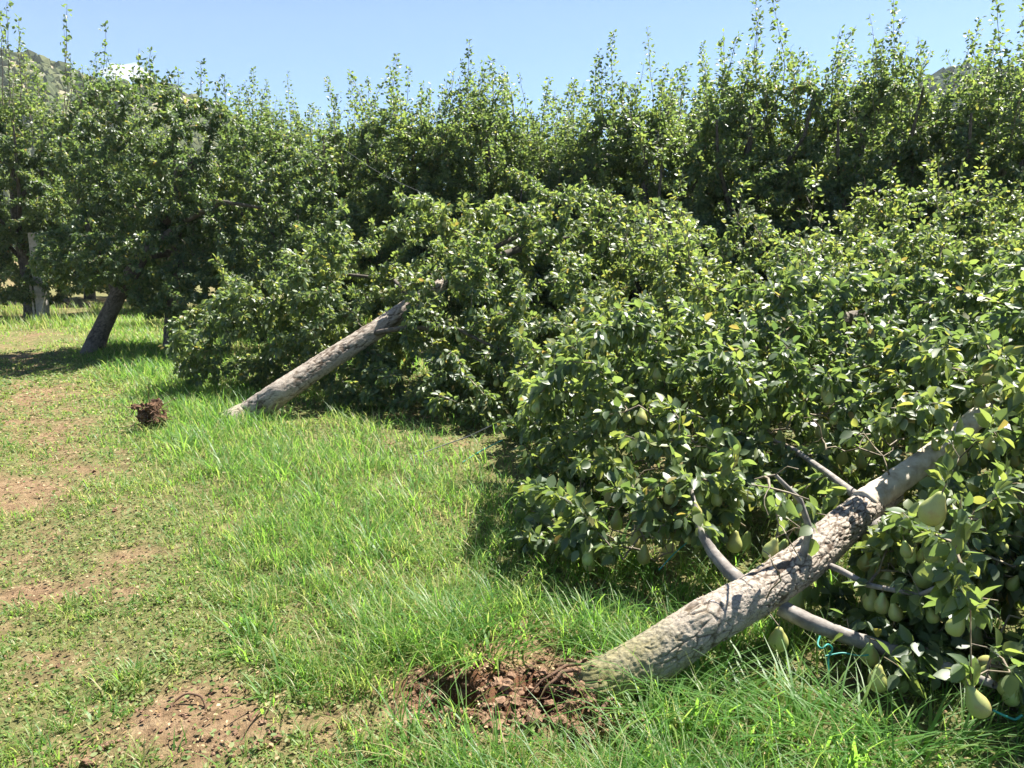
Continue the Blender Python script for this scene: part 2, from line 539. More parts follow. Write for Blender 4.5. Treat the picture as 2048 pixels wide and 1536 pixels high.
# summer haze that lets the far hills fade a little
bmv = [(-900, -60, -4), (900, -60, -4), (900, 620, -4), (-900, 620, -4), (-900, -60, 170), (900, -60, 170), (900, 620, 170), (-900, 620, 170)]
hz = bpy.data.materials.new('air'); hz.use_nodes = True
hz.node_tree.nodes.remove(hz.node_tree.nodes['Principled BSDF'])
pv = hz.node_tree.nodes.new('ShaderNodeVolumePrincipled')
pv.inputs['Color'].default_value = (.80, .90, 1, 1); pv.inputs['Density'].default_value = .00025
hz.node_tree.links.new(pv.outputs[0], hz.node_tree.nodes['Material Output'].inputs['Volume'])
o = link('haze', mesh_np('haze', bmv, [[(0, 3, 2, 1), (4, 5, 6, 7), (0, 1, 5, 4), (1, 2, 6, 5), (2, 3, 7, 6), (3, 0, 4, 7)]], [hz], smooth_shade=False))
tag(o, 'thin summer haze over the orchard and hills', kind='stuff')

# ------------------------------------------------------------------ leaves as arrays
# template: x along the blade, y across, z up; length 1
def tmpl_med():
    V = np.array([(0, 0, 0), (.28, .27, .07), (.68, .24, .06), (1, 0, -.12), (.68, -.24, .06), (.28, -.27, .07), (.5, 0, -.02)])
    F = np.array([(0, 6, 1), (1, 6, 2), (2, 6, 3), (3, 6, 4), (4, 6, 5), (5, 6, 0)])
    return V, F
def tmpl_high():
    V = np.array([(-.42, .0, .05), (0, .012, 0), (0, -.012, 0),
                  (.0, 0, 0), (.2, 0, .0), (.5, 0, .01), (.8, 0, -.05), (1.04, 0, -.17),
                  (.1, .17, .035), (.33, .315, .085), (.6, .30, .08), (.86, .15, .0),
                  (.1, -.17, .035), (.33, -.315, .085), (.6, -.30, .08), (.86, -.15, .0)])
    F = np.array([(0, 2, 1), (3, 4, 8), (4, 9, 8), (4, 5, 9), (5, 10, 9), (5, 6, 10), (6, 11, 10), (6, 7, 11),
                  (3, 12, 4), (4, 12, 13), (4, 13, 5), (5, 13, 14), (5, 14, 6), (6, 14, 15), (6, 15, 7)])
    return V, F
T_MED, T_HIGH = tmpl_med(), tmpl_high()

def leaf_frames(ax, nz):
    ax = norm(ax)
    side = norm(np.cross(nz, ax))
    nz2 = np.cross(ax, side)
    return ax, side, nz2

def leaf_verts(tm, P, ax, nz, L, rg, wvar=True):
    V, F = tm
    ax, side, up = leaf_frames(ax, nz)
    n = len(P)
    w = rg.uniform(.85, 1.2, n) if wvar else np.ones(n)
    curl = rg.uniform(-.6, 1.8, n); fold = rg.uniform(.2, 2.4, n)
    vx = V[None, :, 0] * np.ones((n, 1)); vy = V[None, :, 1] * w[:, None]
    vz = np.abs(V[None, :, 1]) * .28 * fold[:, None] - (np.clip(V[None, :, 0], 0, 2) ** 2) * .16 * curl[:, None]
    Q = P[:, None, :] + L[:, None, None] * (vx[..., None] * ax[:, None, :] + vy[..., None] * side[:, None, :] + vz[..., None] * up[:, None, :])
    FF = (F[None] + (np.arange(n) * len(V))[:, None, None]).reshape(-1, 3)
    return Q.reshape(-1, 3), FF

# ------------------------------------------------------------------ tree growing
class Tree:
    def __init__(self, seed):
        self.rg = np.random.default_rng(seed)
        self.br = []                 # dict(P, parent, pi, limb)
    def add(self, P, parent=-1, pi=0, r0=None, limb=False):
        self.br.append(dict(P=np.asarray(P, float), parent=parent, pi=pi, r0=r0, limb=limb))
        return len(self.br) - 1
    def grow(self, T, up=.0, sag=.0, seg=.14, jit=.03):
        rg = self.rg
        nodes = []; own = []; idx = []
        for b, d in enumerate(self.br):
            P = d['P']
            s = 0 if d['parent'] >= 0 else max(1, int(len(P) * .25))
            for i in range(s, len(P)):
                nodes.append(P[i]); own.append(b); idx.append(i)
        N = np.zeros((len(nodes) + len(T) * 16, 3)); k = len(nodes); N[:k] = nodes
        own = list(own); idx = list(idx)
        d0 = np.array([np.min(np.linalg.norm(N[:k] - t, axis=1)) for t in T])
        for t in T[np.argsort(d0)]:
            D = np.linalg.norm(N[:k] - t, axis=1)
            j = int(np.argmin(D))
            a = N[j].copy(); L = D[j]
            if L < .05: continue
            m_ = int(np.clip(L / seg, 2, 12))
            s = np.linspace(0, 1, m_ + 1)[:, None]
            P = a + (t - a) * s
            bow = up * L * (s * (1 - s)) * 2
            P[:, 2:3] += bow - sag * L * s * s * .3
            P[1:] += rg.normal(0, jit * min(1, L * 2), P[1:].shape)
            b = self.add(P, own[j], idx[j])
            q = P[1:]
            if k + len(q) > len(N): N = np.concatenate([N, np.zeros((5000, 3))])
            N[k:k + len(q)] = q
            own += [b] * len(q); idx += list(range(1, len(P)))
            k += len(q)
    def radii(self, tip=.0022, p=2.3, mx=.06):
        add = [np.zeros(len(b['P'])) for b in self.br]
        for b in range(len(self.br) - 1, -1, -1):
            d = self.br[b]
            acc = np.cumsum(add[b][::-1])[::-1] + tip ** p + (np.arange(len(d['P']))[::-1] * .14 * .0035) ** p
            r = acc ** (1 / p)
            d['r'] = np.minimum(r, mx) if d['r0'] is None else np.maximum(np.minimum(r, mx), d['r0'])
            if d['parent'] >= 0:
                add[d['parent']][d['pi']] += acc[0] * .8

def envelope(rg, ells, n, shell=.55, clump=2.0, seed=0, zmin=.08):
    """points in a union of ellipsoids (cx,cy,cz,rx,ry,rz,weight), favouring the outside and gathered into clumps"""
    w = np.array([e[6] * (e[3] * e[4] * e[5]) ** .62 for e in ells]); w = w / w.sum()
    out = []
    tot = 0
    while tot < n:
        m_ = n * 3
        k = rg.choice(len(ells), m_, p=w)
        E = np.array([e[:6] for e in ells])[k]
        d = norm(rg.normal(0, 1, (m_, 3)))
        rr = rg.random(m_) ** (1 / 3.0)
        rr = np.where(rg.random(m_) < shell, .72 + .28 * rg.random(m_), rr) * (1 + .22 * (rg.random(m_) < .12) * rg.random(m_))
        P = E[:, :3] + d * rr[:, None] * E[:, 3:]
        c = fbm(P[:, 0] * clump, P[:, 1] * clump, P[:, 2] * clump, seed=seed + 90, octaves=3)
        keep = (rg.random(m_) < smooth(-.18, .16, c) + .03) & (P[:, 2] > zmin)
        P = P[keep]
        out.append(P); tot += len(P)
    return np.concatenate(out)[:n]

def leaves_on(tree, n, rg, rmax=.012, droop=.5, size=(.05, .08), spread=.035, keep=None, shoots=None):
    """leaf positions along all thin wood -> dict of arrays"""
    Ps, Ts = [], []
    for d in tree.br:
        P, r = d['P'], d['r']
        for i in range(len(P) - 1):
            if r[i] < rmax:
                Ps.append(P[i]); Ts.append(P[i + 1] - P[i])
    Ps = np.array(Ps); Ts = np.array(Ts)
    ln = np.linalg.norm(Ts, axis=1)
    k = rg.choice(len(Ps), n, p=ln / ln.sum())
    t = rg.random(n)[:, None]
    # gather into spurs: quantise t per segment
    t = np.where(rg.random((n, 1)) < .5, np.round(t * 2) / 2, t)
    P = Ps[k] + Ts[k] * t
    out = norm(rg.normal(0, 1, (n, 3)) + np.array([0, 0, -.1]))
    ax = norm(out + norm(Ts[k]) * .5 + np.array([0, 0, -1]) * droop * rg.uniform(.2, 1.8, (n, 1)))
    P = P + out * rg.uniform(.3, 1.2, (n, 1)) * spread
    nz = norm(rg.normal(0, .62, (n, 3)) + np.array([0.05, -.12, .9]))
    L = rg.uniform(size[0], size[1], n)
    hue = np.clip(rg.normal(.48, .22, n) + .30 * fbm(P[:, 0] * 1.6, P[:, 1] * 1.6, P[:, 2] * 1.6, seed=61, octaves=2), 0, .9)
    hue = np.where(rg.random(n) < .028, rg.uniform(.92, 1, n), hue)
    A = dict(P=P, ax=ax, nz=nz, L=L, hue=hue)
    if keep is not None:
        kk = keep(P)
        A = {a: b[kk] for a, b in A.items()}
    return A

def cat(*As):
    return {k: np.concatenate([a[k] for a in As]) for k in As[0]}
def sub(A, k):
    return {a: b[k] for a, b in A.items()}

def make_shoots(rg, tops, hmin, hmax, lean=.10, leaf_step=.0075, size=(.055, .085)):
    """upright leafy plumes: a straight shoot with short side twigs and leaves"""
    polys, LP, LA, LL = [], [], [], []
    for t in tops:
        h = rg.uniform(hmin, hmax) * rg.choice([.6, .85, 1.0, 1.15])
        d = norm(np.array([rg.normal(0, lean), rg.normal(0, lean), 1]))
        k = 7
        s = np.linspace(0, 1, k)[:, None]
        cv = np.array([rg.normal(0, .12), rg.normal(0, .12), 0]) * h
        P = t + d * h * s + cv * s * s + np.cumsum(rg.normal(0, .014, (k, 3)), axis=0)
        polys.append((P, np.linspace(.007, .0022, k)))
        dens = rg.uniform(.5, 1.1)
        m_ = max(8, int(h / leaf_step * dens))
        ss = rg.random(m_) ** 1.15
        Q = np.stack([np.interp(ss, s[:, 0], P[:, c]) for c in range(3)], -1)
        o = norm(rg.normal(0, 1, (m_, 3)) * [1, 1, .6])
        wd = rg.uniform(.01, 1, (m_, 1)) ** .7 * (.13 * (1 - ss[:, None]) + .035)
        LP.append(Q + o * wd); LA.append(norm(o + [0, 0, .2] + rg.normal(0, .4, (m_, 3)))); LL.append(rg.uniform(size[0], size[1], m_) * (1 - .25 * ss))
        for q in range(rg.integers(0, 4)):
            a = np.array([np.interp(.1 + .2 * q, s[:, 0], P[:, c]) for c in range(3)])
            polys.append((np.array([a, a + norm(rg.normal(0, 1, 3) * [1, 1, .3] + [0, 0, .8]) * rg.uniform(.08, .2)]), np.array([.004, .002])))
    P = np.concatenate(LP); n = len(P)
    nz = norm(rg.normal(0, .6, (n, 3)) + np.array([0, 0, .8]))
    hue = np.clip(rg.normal(.55, .18, n), 0, .9)
    return polys, dict(P=P, ax=np.concatenate(LA), nz=nz, L=np.concatenate(LL), hue=hue)

def trunk_mesh(name, P, r, sides=40, rings=90, seed=0, amp=.012, cell=.055, moss_to=0.0, mats=None, flare=0):
    """thick trunk with plates of bark standing proud between sunken cracks"""
    rg = np.random.default_rng(seed)
    P = np.asarray(P, float); r = np.asarray(r, float)
    s = np.concatenate([[0], np.cumsum(np.linalg.norm(np.diff(P, axis=0), axis=1))])
    t = np.linspace(0, s[-1], rings)
    def sp(v):
        # smooth interpolation
        a = np.interp(t, s, v)
        k = np.array([1, 2, 3, 2, 1]) / 9
        ap = np.pad(a, 2, mode='edge')
        b = np.convolve(ap, k, 'valid'); b[0] = a[0]; b[-1] = a[-1]
        return b
    C = np.stack([sp(P[:, c]) for c in range(3)], -1); rr = sp(r)
    T = norm(np.gradient(C, axis=0))
    A = norm(np.cross(T, np.array([.0, .0, 1.0]) if abs(T[0, 2]) < .9 else np.array([1., 0, 0]))); Bv = np.cross(T, A)
    a = np.arange(sides) * 2 * np.pi / sides
    D = A[:, None, :] * np.cos(a)[None, :, None] + Bv[:, None, :] * np.sin(a)[None, :, None]
    # voronoi plates in (arc, length)
    arc = a[None, :] * rr.mean() * np.ones((rings, 1)); ll = t[:, None] * np.ones((1, sides))
    circ = 2 * np.pi * rr.mean()
    nc = int(circ * s[-1] / (cell * cell * 1.7)) + 8
    cp = np.stack([rg.uniform(0, circ, nc), rg.uniform(-.05, s[-1] + .05, nc)], -1)
    cp = np.concatenate([cp, cp + [circ, 0], cp - [circ, 0]])
    wx = .4 * cell * fbm(arc * 30, ll * 30, seed=seed + 1, octaves=3); wy = .7 * cell * fbm(arc * 30 + 9, ll * 30, seed=seed + 2, octaves=3)
    Q = np.stack([(arc + wx).ravel(), (ll + wy).ravel()], -1)
    crack = np.zeros(len(Q))
    for c0 in range(0, len(Q), 4000):
        q = Q[c0:c0 + 4000]
        dd = np.sqrt((q[:, None, 0] - cp[None, :, 0]) ** 2 + ((q[:, None, 1] - cp[None, :, 1]) / 2.4) ** 2)
        pr = np.partition(dd, 1, axis=1)
        crack[c0:c0 + 4000] = pr[:, 1] - pr[:, 0]
    e = smooth(.02 * cell, .19 * cell, crack).reshape(rings, sides)
    e = np.clip(e + .7 * smooth(.0, .4, fbm(arc * 9, ll * 6, seed=seed + 11, octaves=3)) * (e < 1), 0, 1)
    flake = fbm(arc * 42 + 3 * wx.reshape(rings, sides) / cell, ll * 22, seed=seed + 12, octaves=4)
    flake = np.round(flake * 5) / 5 * .5 + flake * .5
    lump = .10 * fbm(ll * 2.2, np.cos(a)[None, :] * 1.2 + 0 * ll, np.sin(a)[None, :] * 1.2 + 0 * ll, seed=seed + 4, octaves=3)
    fine = .004 * fbm(arc * 90, ll * 90, seed=seed + 6, octaves=3)
    Rr = rr[:, None] * (1 + lump) + amp * (e - .6) + fine + amp * .7 * flake
    if flare:
        Rr = Rr * (1 + flare * np.exp(-t / .14)[:, None] * (1 + .3 * np.sin(a * 5)[None, :]))
    V = C[:, None, :] + D * Rr[..., None]
    V = V.reshape(-1, 3)
    i = np.arange(rings - 1)[:, None] * sides; j = np.arange(sides)[None, :]; j2 = (j + 1) % sides
    F = np.stack([i + j, i + j2, i + sides + j2, i + sides + j], -1).reshape(-1, 4)
    V = np.concatenate([V, C[:1], C[-1:]])
    c1 = np.stack([np.full(sides, len(V) - 2), (np.arange(sides) + 1) % sides, np.arange(sides)], -1)
    b0 = (rings - 1) * sides
    c2 = np.stack([np.full(sides, len(V) - 1), b0 + np.arange(sides), b0 + (np.arange(sides) + 1) % sides], -1)
    mo = (1 - smooth(moss_to * .35, moss_to, ll + .12 * fbm(arc * 14, ll * 14, seed=seed + 8))) * .85 if moss_to > 0 else np.zeros_like(ll)
    mo = np.concatenate([mo.ravel(), [0, 0]]); ck = np.concatenate([e.ravel(), [0, 0]])
    me = mesh_np(name, V, [F, c1, c2], mats or [M['bark']], {'crack': ck, 'moss': mo})
    return me

def bend(P0, P1, k, bow, rg, jit=.01):
    P0 = np.array(P0, float); P1 = np.array(P1, float)
    s = np.linspace(0, 1, k)[:, None]
    P = P0 + (P1 - P0) * s + np.array(bow) * 4 * s * (1 - s) * .5
    P[1:-1] += rg.normal(0, jit, (k - 2, 3))
    return P

# pear fruit -----------------------------------------------------------------
def pear_mesh(seed):
    rg = np.random.default_rng(seed)
    prof = [(.000, -.098), (.010, -.0975), (.022, -.098), (.031, -.090), (.036, -.077), (.0365, -.064), (.033, -.050), (.0265, -.037), (.020, -.026), (.0165, -.017), (.013, -.008), (.007, -.002), (.0025, -.001), (.0018, .012), (.0022, .028)]
    n = 16
    a = np.arange(n) * 2 * np.pi / n
    V = []
    for r, z in prof:
        V.append(np.stack([.9 * r * (1 + .04 * np.sin(a * 2 + seed)) * np.cos(a) * rg.uniform(.985, 1.015) + .25 * max(0, z + .05) * .3, .9 * r * np.sin(a), np.full(n, z)], -1))
    V = np.concatenate(V)
    k = len(prof)
    i = np.arange(k - 1)[:, None] * n; j = np.arange(n)[None, :]; j2 = (j + 1) % n
    F = np.stack([i + j, i + j2, i + n + j2, i + n + j], -1).reshape(-1, 4)
    mi = np.repeat(np.where(np.arange(k - 1) >= k - 3, 1, 0), n)
    return mesh_np('pear', V, [F], [M['pear'], M['twig']], mat_idx=mi)
PEARS = [pear_mesh(s) for s in (1, 2, 3)]
def hang_pears(parent, pts, rg, smin=.8, smax=1.05):
    for p in pts:
        o = link('pear', PEARS[rg.integers(3)], parent)
        s = rg.uniform(smin, smax)
        o.location = p; o.scale = (s, s, s)
        o.rotation_euler = (rg.normal(0, .22), rg.normal(0, .22), rg.uniform(0, 6.28))

def foliage_obj(name, A, tm, rg, parent, far=None):
    if far is None:
        V, F = leaf_verts(tm, A['P'], A['ax'], A['nz'], A['L'], rg)
        hue = np.repeat(A['hue'], len(tm[0]))
    else:
        k = np.linalg.norm(A['P'], axis=1) < far
        a, b = sub(A, k), sub(A, ~k)
        V, F = leaf_verts(tm, a['P'], a['ax'], a['nz'], a['L'], rg)
        V2, F2 = leaf_verts(T_MED, b['P'], b['ax'], b['nz'], b['L'], rg)
        hue = np.concatenate([np.repeat(a['hue'], len(tm[0])), np.repeat(b['hue'], 7)])
        F = np.concatenate([F, F2 + len(V)]); V = np.concatenate([V, V2])
    me = mesh_np(name, V, [F], [M['leaf']], {'hue': hue})
    o = link(name, me, parent); o['kind'] = 'stuff'
    return o

def twigs_obj(polys, parent, sides=3, name='twigs'):
    V, F = tubes(polys, sides)
    o = link(name, mesh_np(name, V, [F], [M['twig']]), parent)
    o['kind'] = 'stuff'
    return o

def build_wood(tree, root, thick=.014, branch_sides=7, mat='branch'):
    """branches thicker than `thick` become parts of their own, the rest one mass of twigs"""
    tw = []
    nb = 0
    for d in tree.br:
        if d.get('skip'): continue
        P, r = d['P'], d['r']
        if r[0] > thick and nb < 60:
            V, F = tubes([(P, r)], branch_sides)
            link('branch', mesh_np('branch', V, [F], [M[mat]]), root); nb += 1
        else:
            tw.append((P, r))
    if tw:
        twigs_obj(tw, root)

# ================================================================== TREE A: fallen tree in the foreground
rgA = np.random.default_rng(101)
A_root = empty('fallen_pear_tree', tuple(B0))
tag(A_root, 'uprooted pear tree across the lower right with thick cracked trunk and green pears', 'tree')
def W(o, root):                      # keep world coordinates under a moved root
    o.matrix_parent_inverse = Matrix.Translation(-Vector(root.location))
    return o
trunkA = [at_z(1100, 1450, -.26), at_z(1200, 1376, .03), at_z(1300, 1318, .12), at_z(1400, 1250, .22), at_z(1500, 1195, .28), at_z(1600, 1130, .34), at_z(1690, 1050, .42), at_z(1740, 1008, .46), at_z(1790, 985, .47)]
rA = [.108, .099, .091, .084, .079, .076, .074, .068, .042]
tA = Tree(102)
iT = tA.add(np.array(trunkA), r0=np.array(rA)); tA.br[iT]['skip'] = True
# two continuing leaders and the visible limbs
lead = np.array([at_z(1725, 1010, .47), at_z(1780, 972, .52), at_z(1845, 925, .60), at_z(1900, 880, .68), at_z(1960, 830, .78), at_z(2040, 770, .9), at_z(2120, 720, 1.0)])
rlead = np.array([.062, .058, .052, .047, .048, .038, .028])
iL = tA.add(lead, iT, 7, r0=rlead); tA.br[iL]['skip'] = True
lead2 = np.array([at_z(1690, 1050, .40), at_z(1750, 1060, .38), at_z(1850, 1040, .42), at_z(1960, 1010, .5), at_z(2080, 990, .6)])
iL2 = tA.add(lead2, iT, 6, r0=np.array([.07, .055, .042, .035, .025]))
limb1 = np.array([at_z(1500, 1180, .24), at_z(1455, 1140, .27), at_z(1425, 1105, .31), at_z(1400, 1060, .38), at_z(1394, 1025, .44), at_z(1380, 970, .52)])
iL3 = tA.add(limb1, iT, 4, r0=np.array([.033, .028, .025, .02, .010, .007]))
limb2 = np.array([at_z(1560, 1215, .22), at_z(1620, 1245, .19), at_z(1700, 1275, .17), at_z(1780, 1300, .16), at_z(1880, 1330, .16), at_z(1990, 1370, .2)])
iL4 = tA.add(limb2, iT, 5, r0=np.array([.034, .032, .029, .026, .02, .013]))
limb3 = np.array([at_z(1730, 1005, .46), at_z(1700, 982, .50), at_z(1660, 950, .48), at_z(1590, 900, .50), at_z(1500, 860, .55)])
iL5 = tA.add(limb3, iT, 6, r0=np.array([.026, .02, .016, .012, .008]))
limb4 = np.array([at_z(1600, 1130, .36), at_z(1620, 1060, .5), at_z(1600, 1000, .62), at_z(1550, 950, .72)])
iL6 = tA.add(limb4, iT, 5, r0=np.array([.018, .014, .011, .008]))
limb5 = np.array([at_z(1630, 1120, .32), at_z(1680, 1140, .34), at_z(1735, 1170, .33), at_z(1840, 1190, .36), at_z(1930, 1150, .46)])
iL7 = tA.add(limb5, iT, 5, r0=np.array([.015, .013, .011, .009, .007]))

ellA = [(1.35, 4.9, .55, 1.75, 1.35, .75, 1.0), (2.9, 5.2, .75, 1.9, 1.7, .85, .8), (2.6, 3.5, .55, 1.3, 1.1, .75, 1.5),
        (2.1, 2.85, .30, .85, .65, .38, 3.5), (.75, 4.3, .45, .9, .7, .55, 1.3), (3.6, 4.0, .8, 1.4, 1.4, .9, .6), *[(*at_z(a, b, z)[:2], z, r, r * .9, r * .65, 2.6) for a, b, z, r in
        [(1890, 1170, .34, .42), (1980, 1330, .20, .36), (1780, 1130, .36, .30), (1880, 1300, .17, .26), (2040, 1150, .45, .4), (1590, 1010, .62, .24), (1700, 1190, .24, .2), (1600, 1105, .5, .16), (1615, 1165, .44, .14), (1585, 1130, .48, .13), (1640, 1090, .5, .14), (1940, 1060, .55, .3), (1780, 1230, .2, .2), (1930, 850, .78, .2), (2010, 800, .88, .22), (1150, 1000, .32, .4), (1250, 1050, .28, .3), (1080, 950, .3, .36), (1380, 1020, .4, .28)]]]
tgtA = envelope(rgA, ellA, 2300, shell=.6, clump=2.4, seed=1, zmin=.1)

def clearA(P):
    """no foliage in the open corridor on the near side of the butt and trunk"""
    x, y, dep = project(P)
    tr_x = [1100, 1215, 1400, 1560, 1640, 1740, 1860]
    c = np.interp(x, [1100, 1215, 1300, 1400, 1500, 1560], [1440, 1372, 1320, 1255, 1195, 1165])
    dtr = np.interp(x, [1100, 1300, 1560], [2.9, 3.2, 3.9])
    block = (x > 1000) & (x < 1535) & (y > c - 75) & (dep < dtr + .25)
    c2 = np.interp(x, [1640, 1700, 1740, 1800, 1870], [1110, 1045, 1008, 965, 910])
    block2 = (x > 1640) & (x < 1868) & (np.abs(y - c2) < np.interp(x, [1640, 1740, 1868], [75, 62, 34])) & (dep < 4.3)
    block3 = (x < 1560) & (y > 1185 + (1500 - x) * .25) & (dep < 3.6)
    block4 = (y > 1385 + (x - 1560) * .13) & (x < 1930)
    block5 = (x > 1590) & (x < 1740) & (y > 1225) & (y < 1330) & (dep < 3.0) & (rgA.random(len(x)) < .6)
    ok = ~(block | block2 | block3 | block4 | block5)
    ok &= dep > 1.75
    ok &= ~((x < 1040 - (y - 900) * .05) & (y > 700))
    ok &= ~((y > 1120) & (x < 1420) & (dep < 4.6))
    return ok
tgtA = tgtA[clearA(tgtA)]
# hand placed fruit seen in the photograph: (px, py, height in px)
FR = [(1888, 985, 70), (1470, 1060, 42), (1497, 1062, 40), (1553, 1075, 48), (1573, 1080, 44), (1558, 1145, 40), (1604, 1180, 36), (1556, 1255, 36),
      (1742, 1288, 44), (1757, 1330, 42), (1940, 1370, 66), (1852, 1120, 52), (1990, 1325, 42), (1270, 1060, 38), (1292, 1090, 38),
      (1640, 840, 34), (1690, 900, 34), (1745, 880, 36), (1780, 860, 32), (1285, 815, 34), (1345, 850, 32), (1235, 1020, 30), (1345, 1085, 34),
      (1720, 905, 34), (1560, 860, 30), (1815, 830, 34), (2020, 1200, 44), (1960, 1250, 40), (1400, 850, 30), (1165, 975, 28), (1300, 945, 32)]
fruitA = []
for px, py, h in FR:
    d = .098 * FPX / h
    dr = ray(px, py)
    t = min(d, (CAM_H - .20) / max(.05, -dr[2]))
    p = np.array([0, 0, CAM_H]) + dr * t
    fruitA.append(p)
fruitA = np.array(fruitA)
tA.grow(np.concatenate([tgtA, fruitA + [0, 0, .03]]), up=.18, sag=.3)
tA.radii(mx=.035)
LA_ = leaves_on(tA, 74000, rgA, rmax=.012, droop=.65, size=(.042, .074), keep=clearA)
ok = LA_['P'][:, 2] > .03
# keep leaves off the fruit and off the lens side of it
fx, fy, fd = project(fruitA - [0, 0, .05]); lx, ly, ld = project(LA_['P'])
for a, b, c in zip(fx, fy, fd):
    ok &= ~((np.abs(lx - a) < 34) & (np.abs(ly - b) < 44) & (ld < c + .03) & (ld > c - .8))
LA_ = sub(LA_, ok)
sv = np.array(sdir[:])
q_ = LA_['P'] - sv * ((LA_['P'][:, 2:3] - .16) / sv[2])
s0, s1 = at_z(1180, 1390, .05), at_z(1470, 1212, .27)
ab = (s1 - s0)[:2]; tt_ = np.clip(((q_[:, :2] - s0[:2]) @ ab) / (ab @ ab), 0, 1)
dd_ = np.linalg.norm(q_[:, :2] - s0[:2] - tt_[:, None] * ab, axis=1)
LA_ = sub(LA_, ~((dd_ < .17) & (rgA.random(len(dd_)) < .97)))
lx, ly, ld = project(LA_['P'])
cz = (LA_['P'][:, 2] > .17) & (lx > 1000) & (lx < 2060) & (ly > 700)
near_k = np.where(cz)[0][np.argsort((ld + .0012 * ly + rgA.normal(0, .25, len(ld)))[cz])][:9000]
fp = LA_['P'][rgA.choice(near_k, 135, replace=False)]
ok = np.ones(len(lx), bool)
fx, fy, fd = project(fp - [0, 0, .08])
for a, b, c in list(zip(fx, fy, fd))[:75]:
    ok &= ~((np.abs(lx - a) < 60 / c) & (np.abs(ly - b) < 85 / c) & (ld < c + .02) & (ld > c - .5))
LA_ = sub(LA_, ok)
o = W(link('trunk', trunk_mesh('trunk', trunkA, rA, sides=190, rings=440, seed=3, amp=.0045, cell=.026, moss_to=.95, flare=.05), A_root), A_root)
o = W(link('leader', trunk_mesh('leader', lead, rlead, sides=40, rings=100, seed=8, amp=.004, cell=.06, mats=[M['pale']]), A_root), A_root)
o['label'] = 'smooth pale beige upper stem'
# children made below use the root's own inverse so that they stay where they are
def adopt(root):
    for ch in root.children:
        if ch.matrix_parent_inverse == Matrix.Identity(4):
            ch.matrix_parent_inverse = Matrix.Translation(-Vector(root.location))
build_wood(tA, A_root, thick=.009, branch_sides=10)
# the 300 leaves that show largest are leaves of their own
lx, ly, ld = project(LA_['P'])
inview = (lx > 0) & (lx < 2048) & (ly > 0) & (ly < 1536)
score = np.where(inview, LA_['L'] / ld, 0) * (.6 + .4 * np.abs(np.sum(norm(LA_['P'] - [0, 0, CAM_H]) * LA_['nz'], axis=1)))
order = np.argsort(-score)
big, rest = order[:300], order[300:]
HUES = [.1, .25, .4, .5, .62, .8]
LEAF_M = []
for q, hh in enumerate(HUES):
    r_ = np.random.default_rng(900 + q)
    V, F = leaf_verts(T_HIGH, np.zeros((1, 3)), np.array([[1., 0, 0]]), np.array([[0, 0, 1.]]), np.ones(1), r_)
    LEAF_M.append(mesh_np('leaf', V, [F], [M['leaf']], {'hue': np.full(len(V), hh)}))
ax_, sd_, up_ = leaf_frames(LA_['ax'], LA_['nz'])
for k in big:
    q = int(np.argmin(np.abs(np.array(HUES) - LA_['hue'][k])))
    o = link('leaf', LEAF_M[q], A_root)
    L = LA_['L'][k]
    m4 = Matrix(((ax_[k][0] * L, sd_[k][0] * L, up_[k][0] * L, LA_['P'][k][0]), (ax_[k][1] * L, sd_[k][1] * L, up_[k][1] * L, LA_['P'][k][1]),
                 (ax_[k][2] * L, sd_[k][2] * L, up_[k][2] * L, LA_['P'][k][2]), (0, 0, 0, 1)))
    o.matrix_basis = m4
foliage_obj('foliage', sub(LA_, rest), T_HIGH, rgA, A_root, far=4.2)
hang_pears(A_root, fruitA, rgA, .95, 1.08)
hang_pears(A_root, fp - [0, 0, .03], rgA, .6, .92)
adopt(A_root)

# ================================================================== TREE B: half fallen tree in the middle
def simple_tree(seed, name, base, trunkP, trunkR, limbs, ells, ntg, nleaf, label, group=None, pears=0, up=.15, sag=.2, keep=None,
                shoots=None, moss=.0, size=(.05, .078), sides=60, rings=160, droop=.5, dark=True, hueshift=0, zmin=.12, shell=.5):
    rg = np.random.default_rng(seed)
    root = empty(name, tuple(base)); tag(root, label, 'tree', group)
    t = Tree(seed + 1)
    i0 = t.add(np.array(trunkP), r0=np.array(trunkR)); t.br[i0]['skip'] = True
    for P, r, pi in limbs:
        t.add(np.array(P), i0, pi, r0=np.array(r))
    T = envelope(rg, ells, ntg, seed=seed % 50, zmin=zmin, shell=shell)
    if keep is not None: T = T[keep(T)]
    t.grow(T, up=up, sag=sag)
    t.radii(mx=.035)
    A = leaves_on(t, nleaf, rg, size=size, droop=droop, keep=keep)
    A = sub(A, A['P'][:, 2] > .03)
    polys = []
    if shoots is not None:
        polys, S = make_shoots(rg, *shoots)
        A = cat(A, S)
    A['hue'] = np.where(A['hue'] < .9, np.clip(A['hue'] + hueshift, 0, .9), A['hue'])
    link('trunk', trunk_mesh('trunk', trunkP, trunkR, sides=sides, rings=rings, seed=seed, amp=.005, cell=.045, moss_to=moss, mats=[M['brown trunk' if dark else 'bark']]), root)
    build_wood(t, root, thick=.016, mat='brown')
    if polys: twigs_obj(polys, root, name='water_shoots')
    foliage_obj('foliage', A, T_MED, rg, root)
    if pears:
        x, y, dp = project(A['P'])
        c = A['P'][(A['P'][:, 2] > .4)]
        hang_pears(root, c[rg.choice(len(c), pears, replace=False)] - [0, 0, .04], rg, .8, 1.0)
    adopt(root)
    return root, t, A

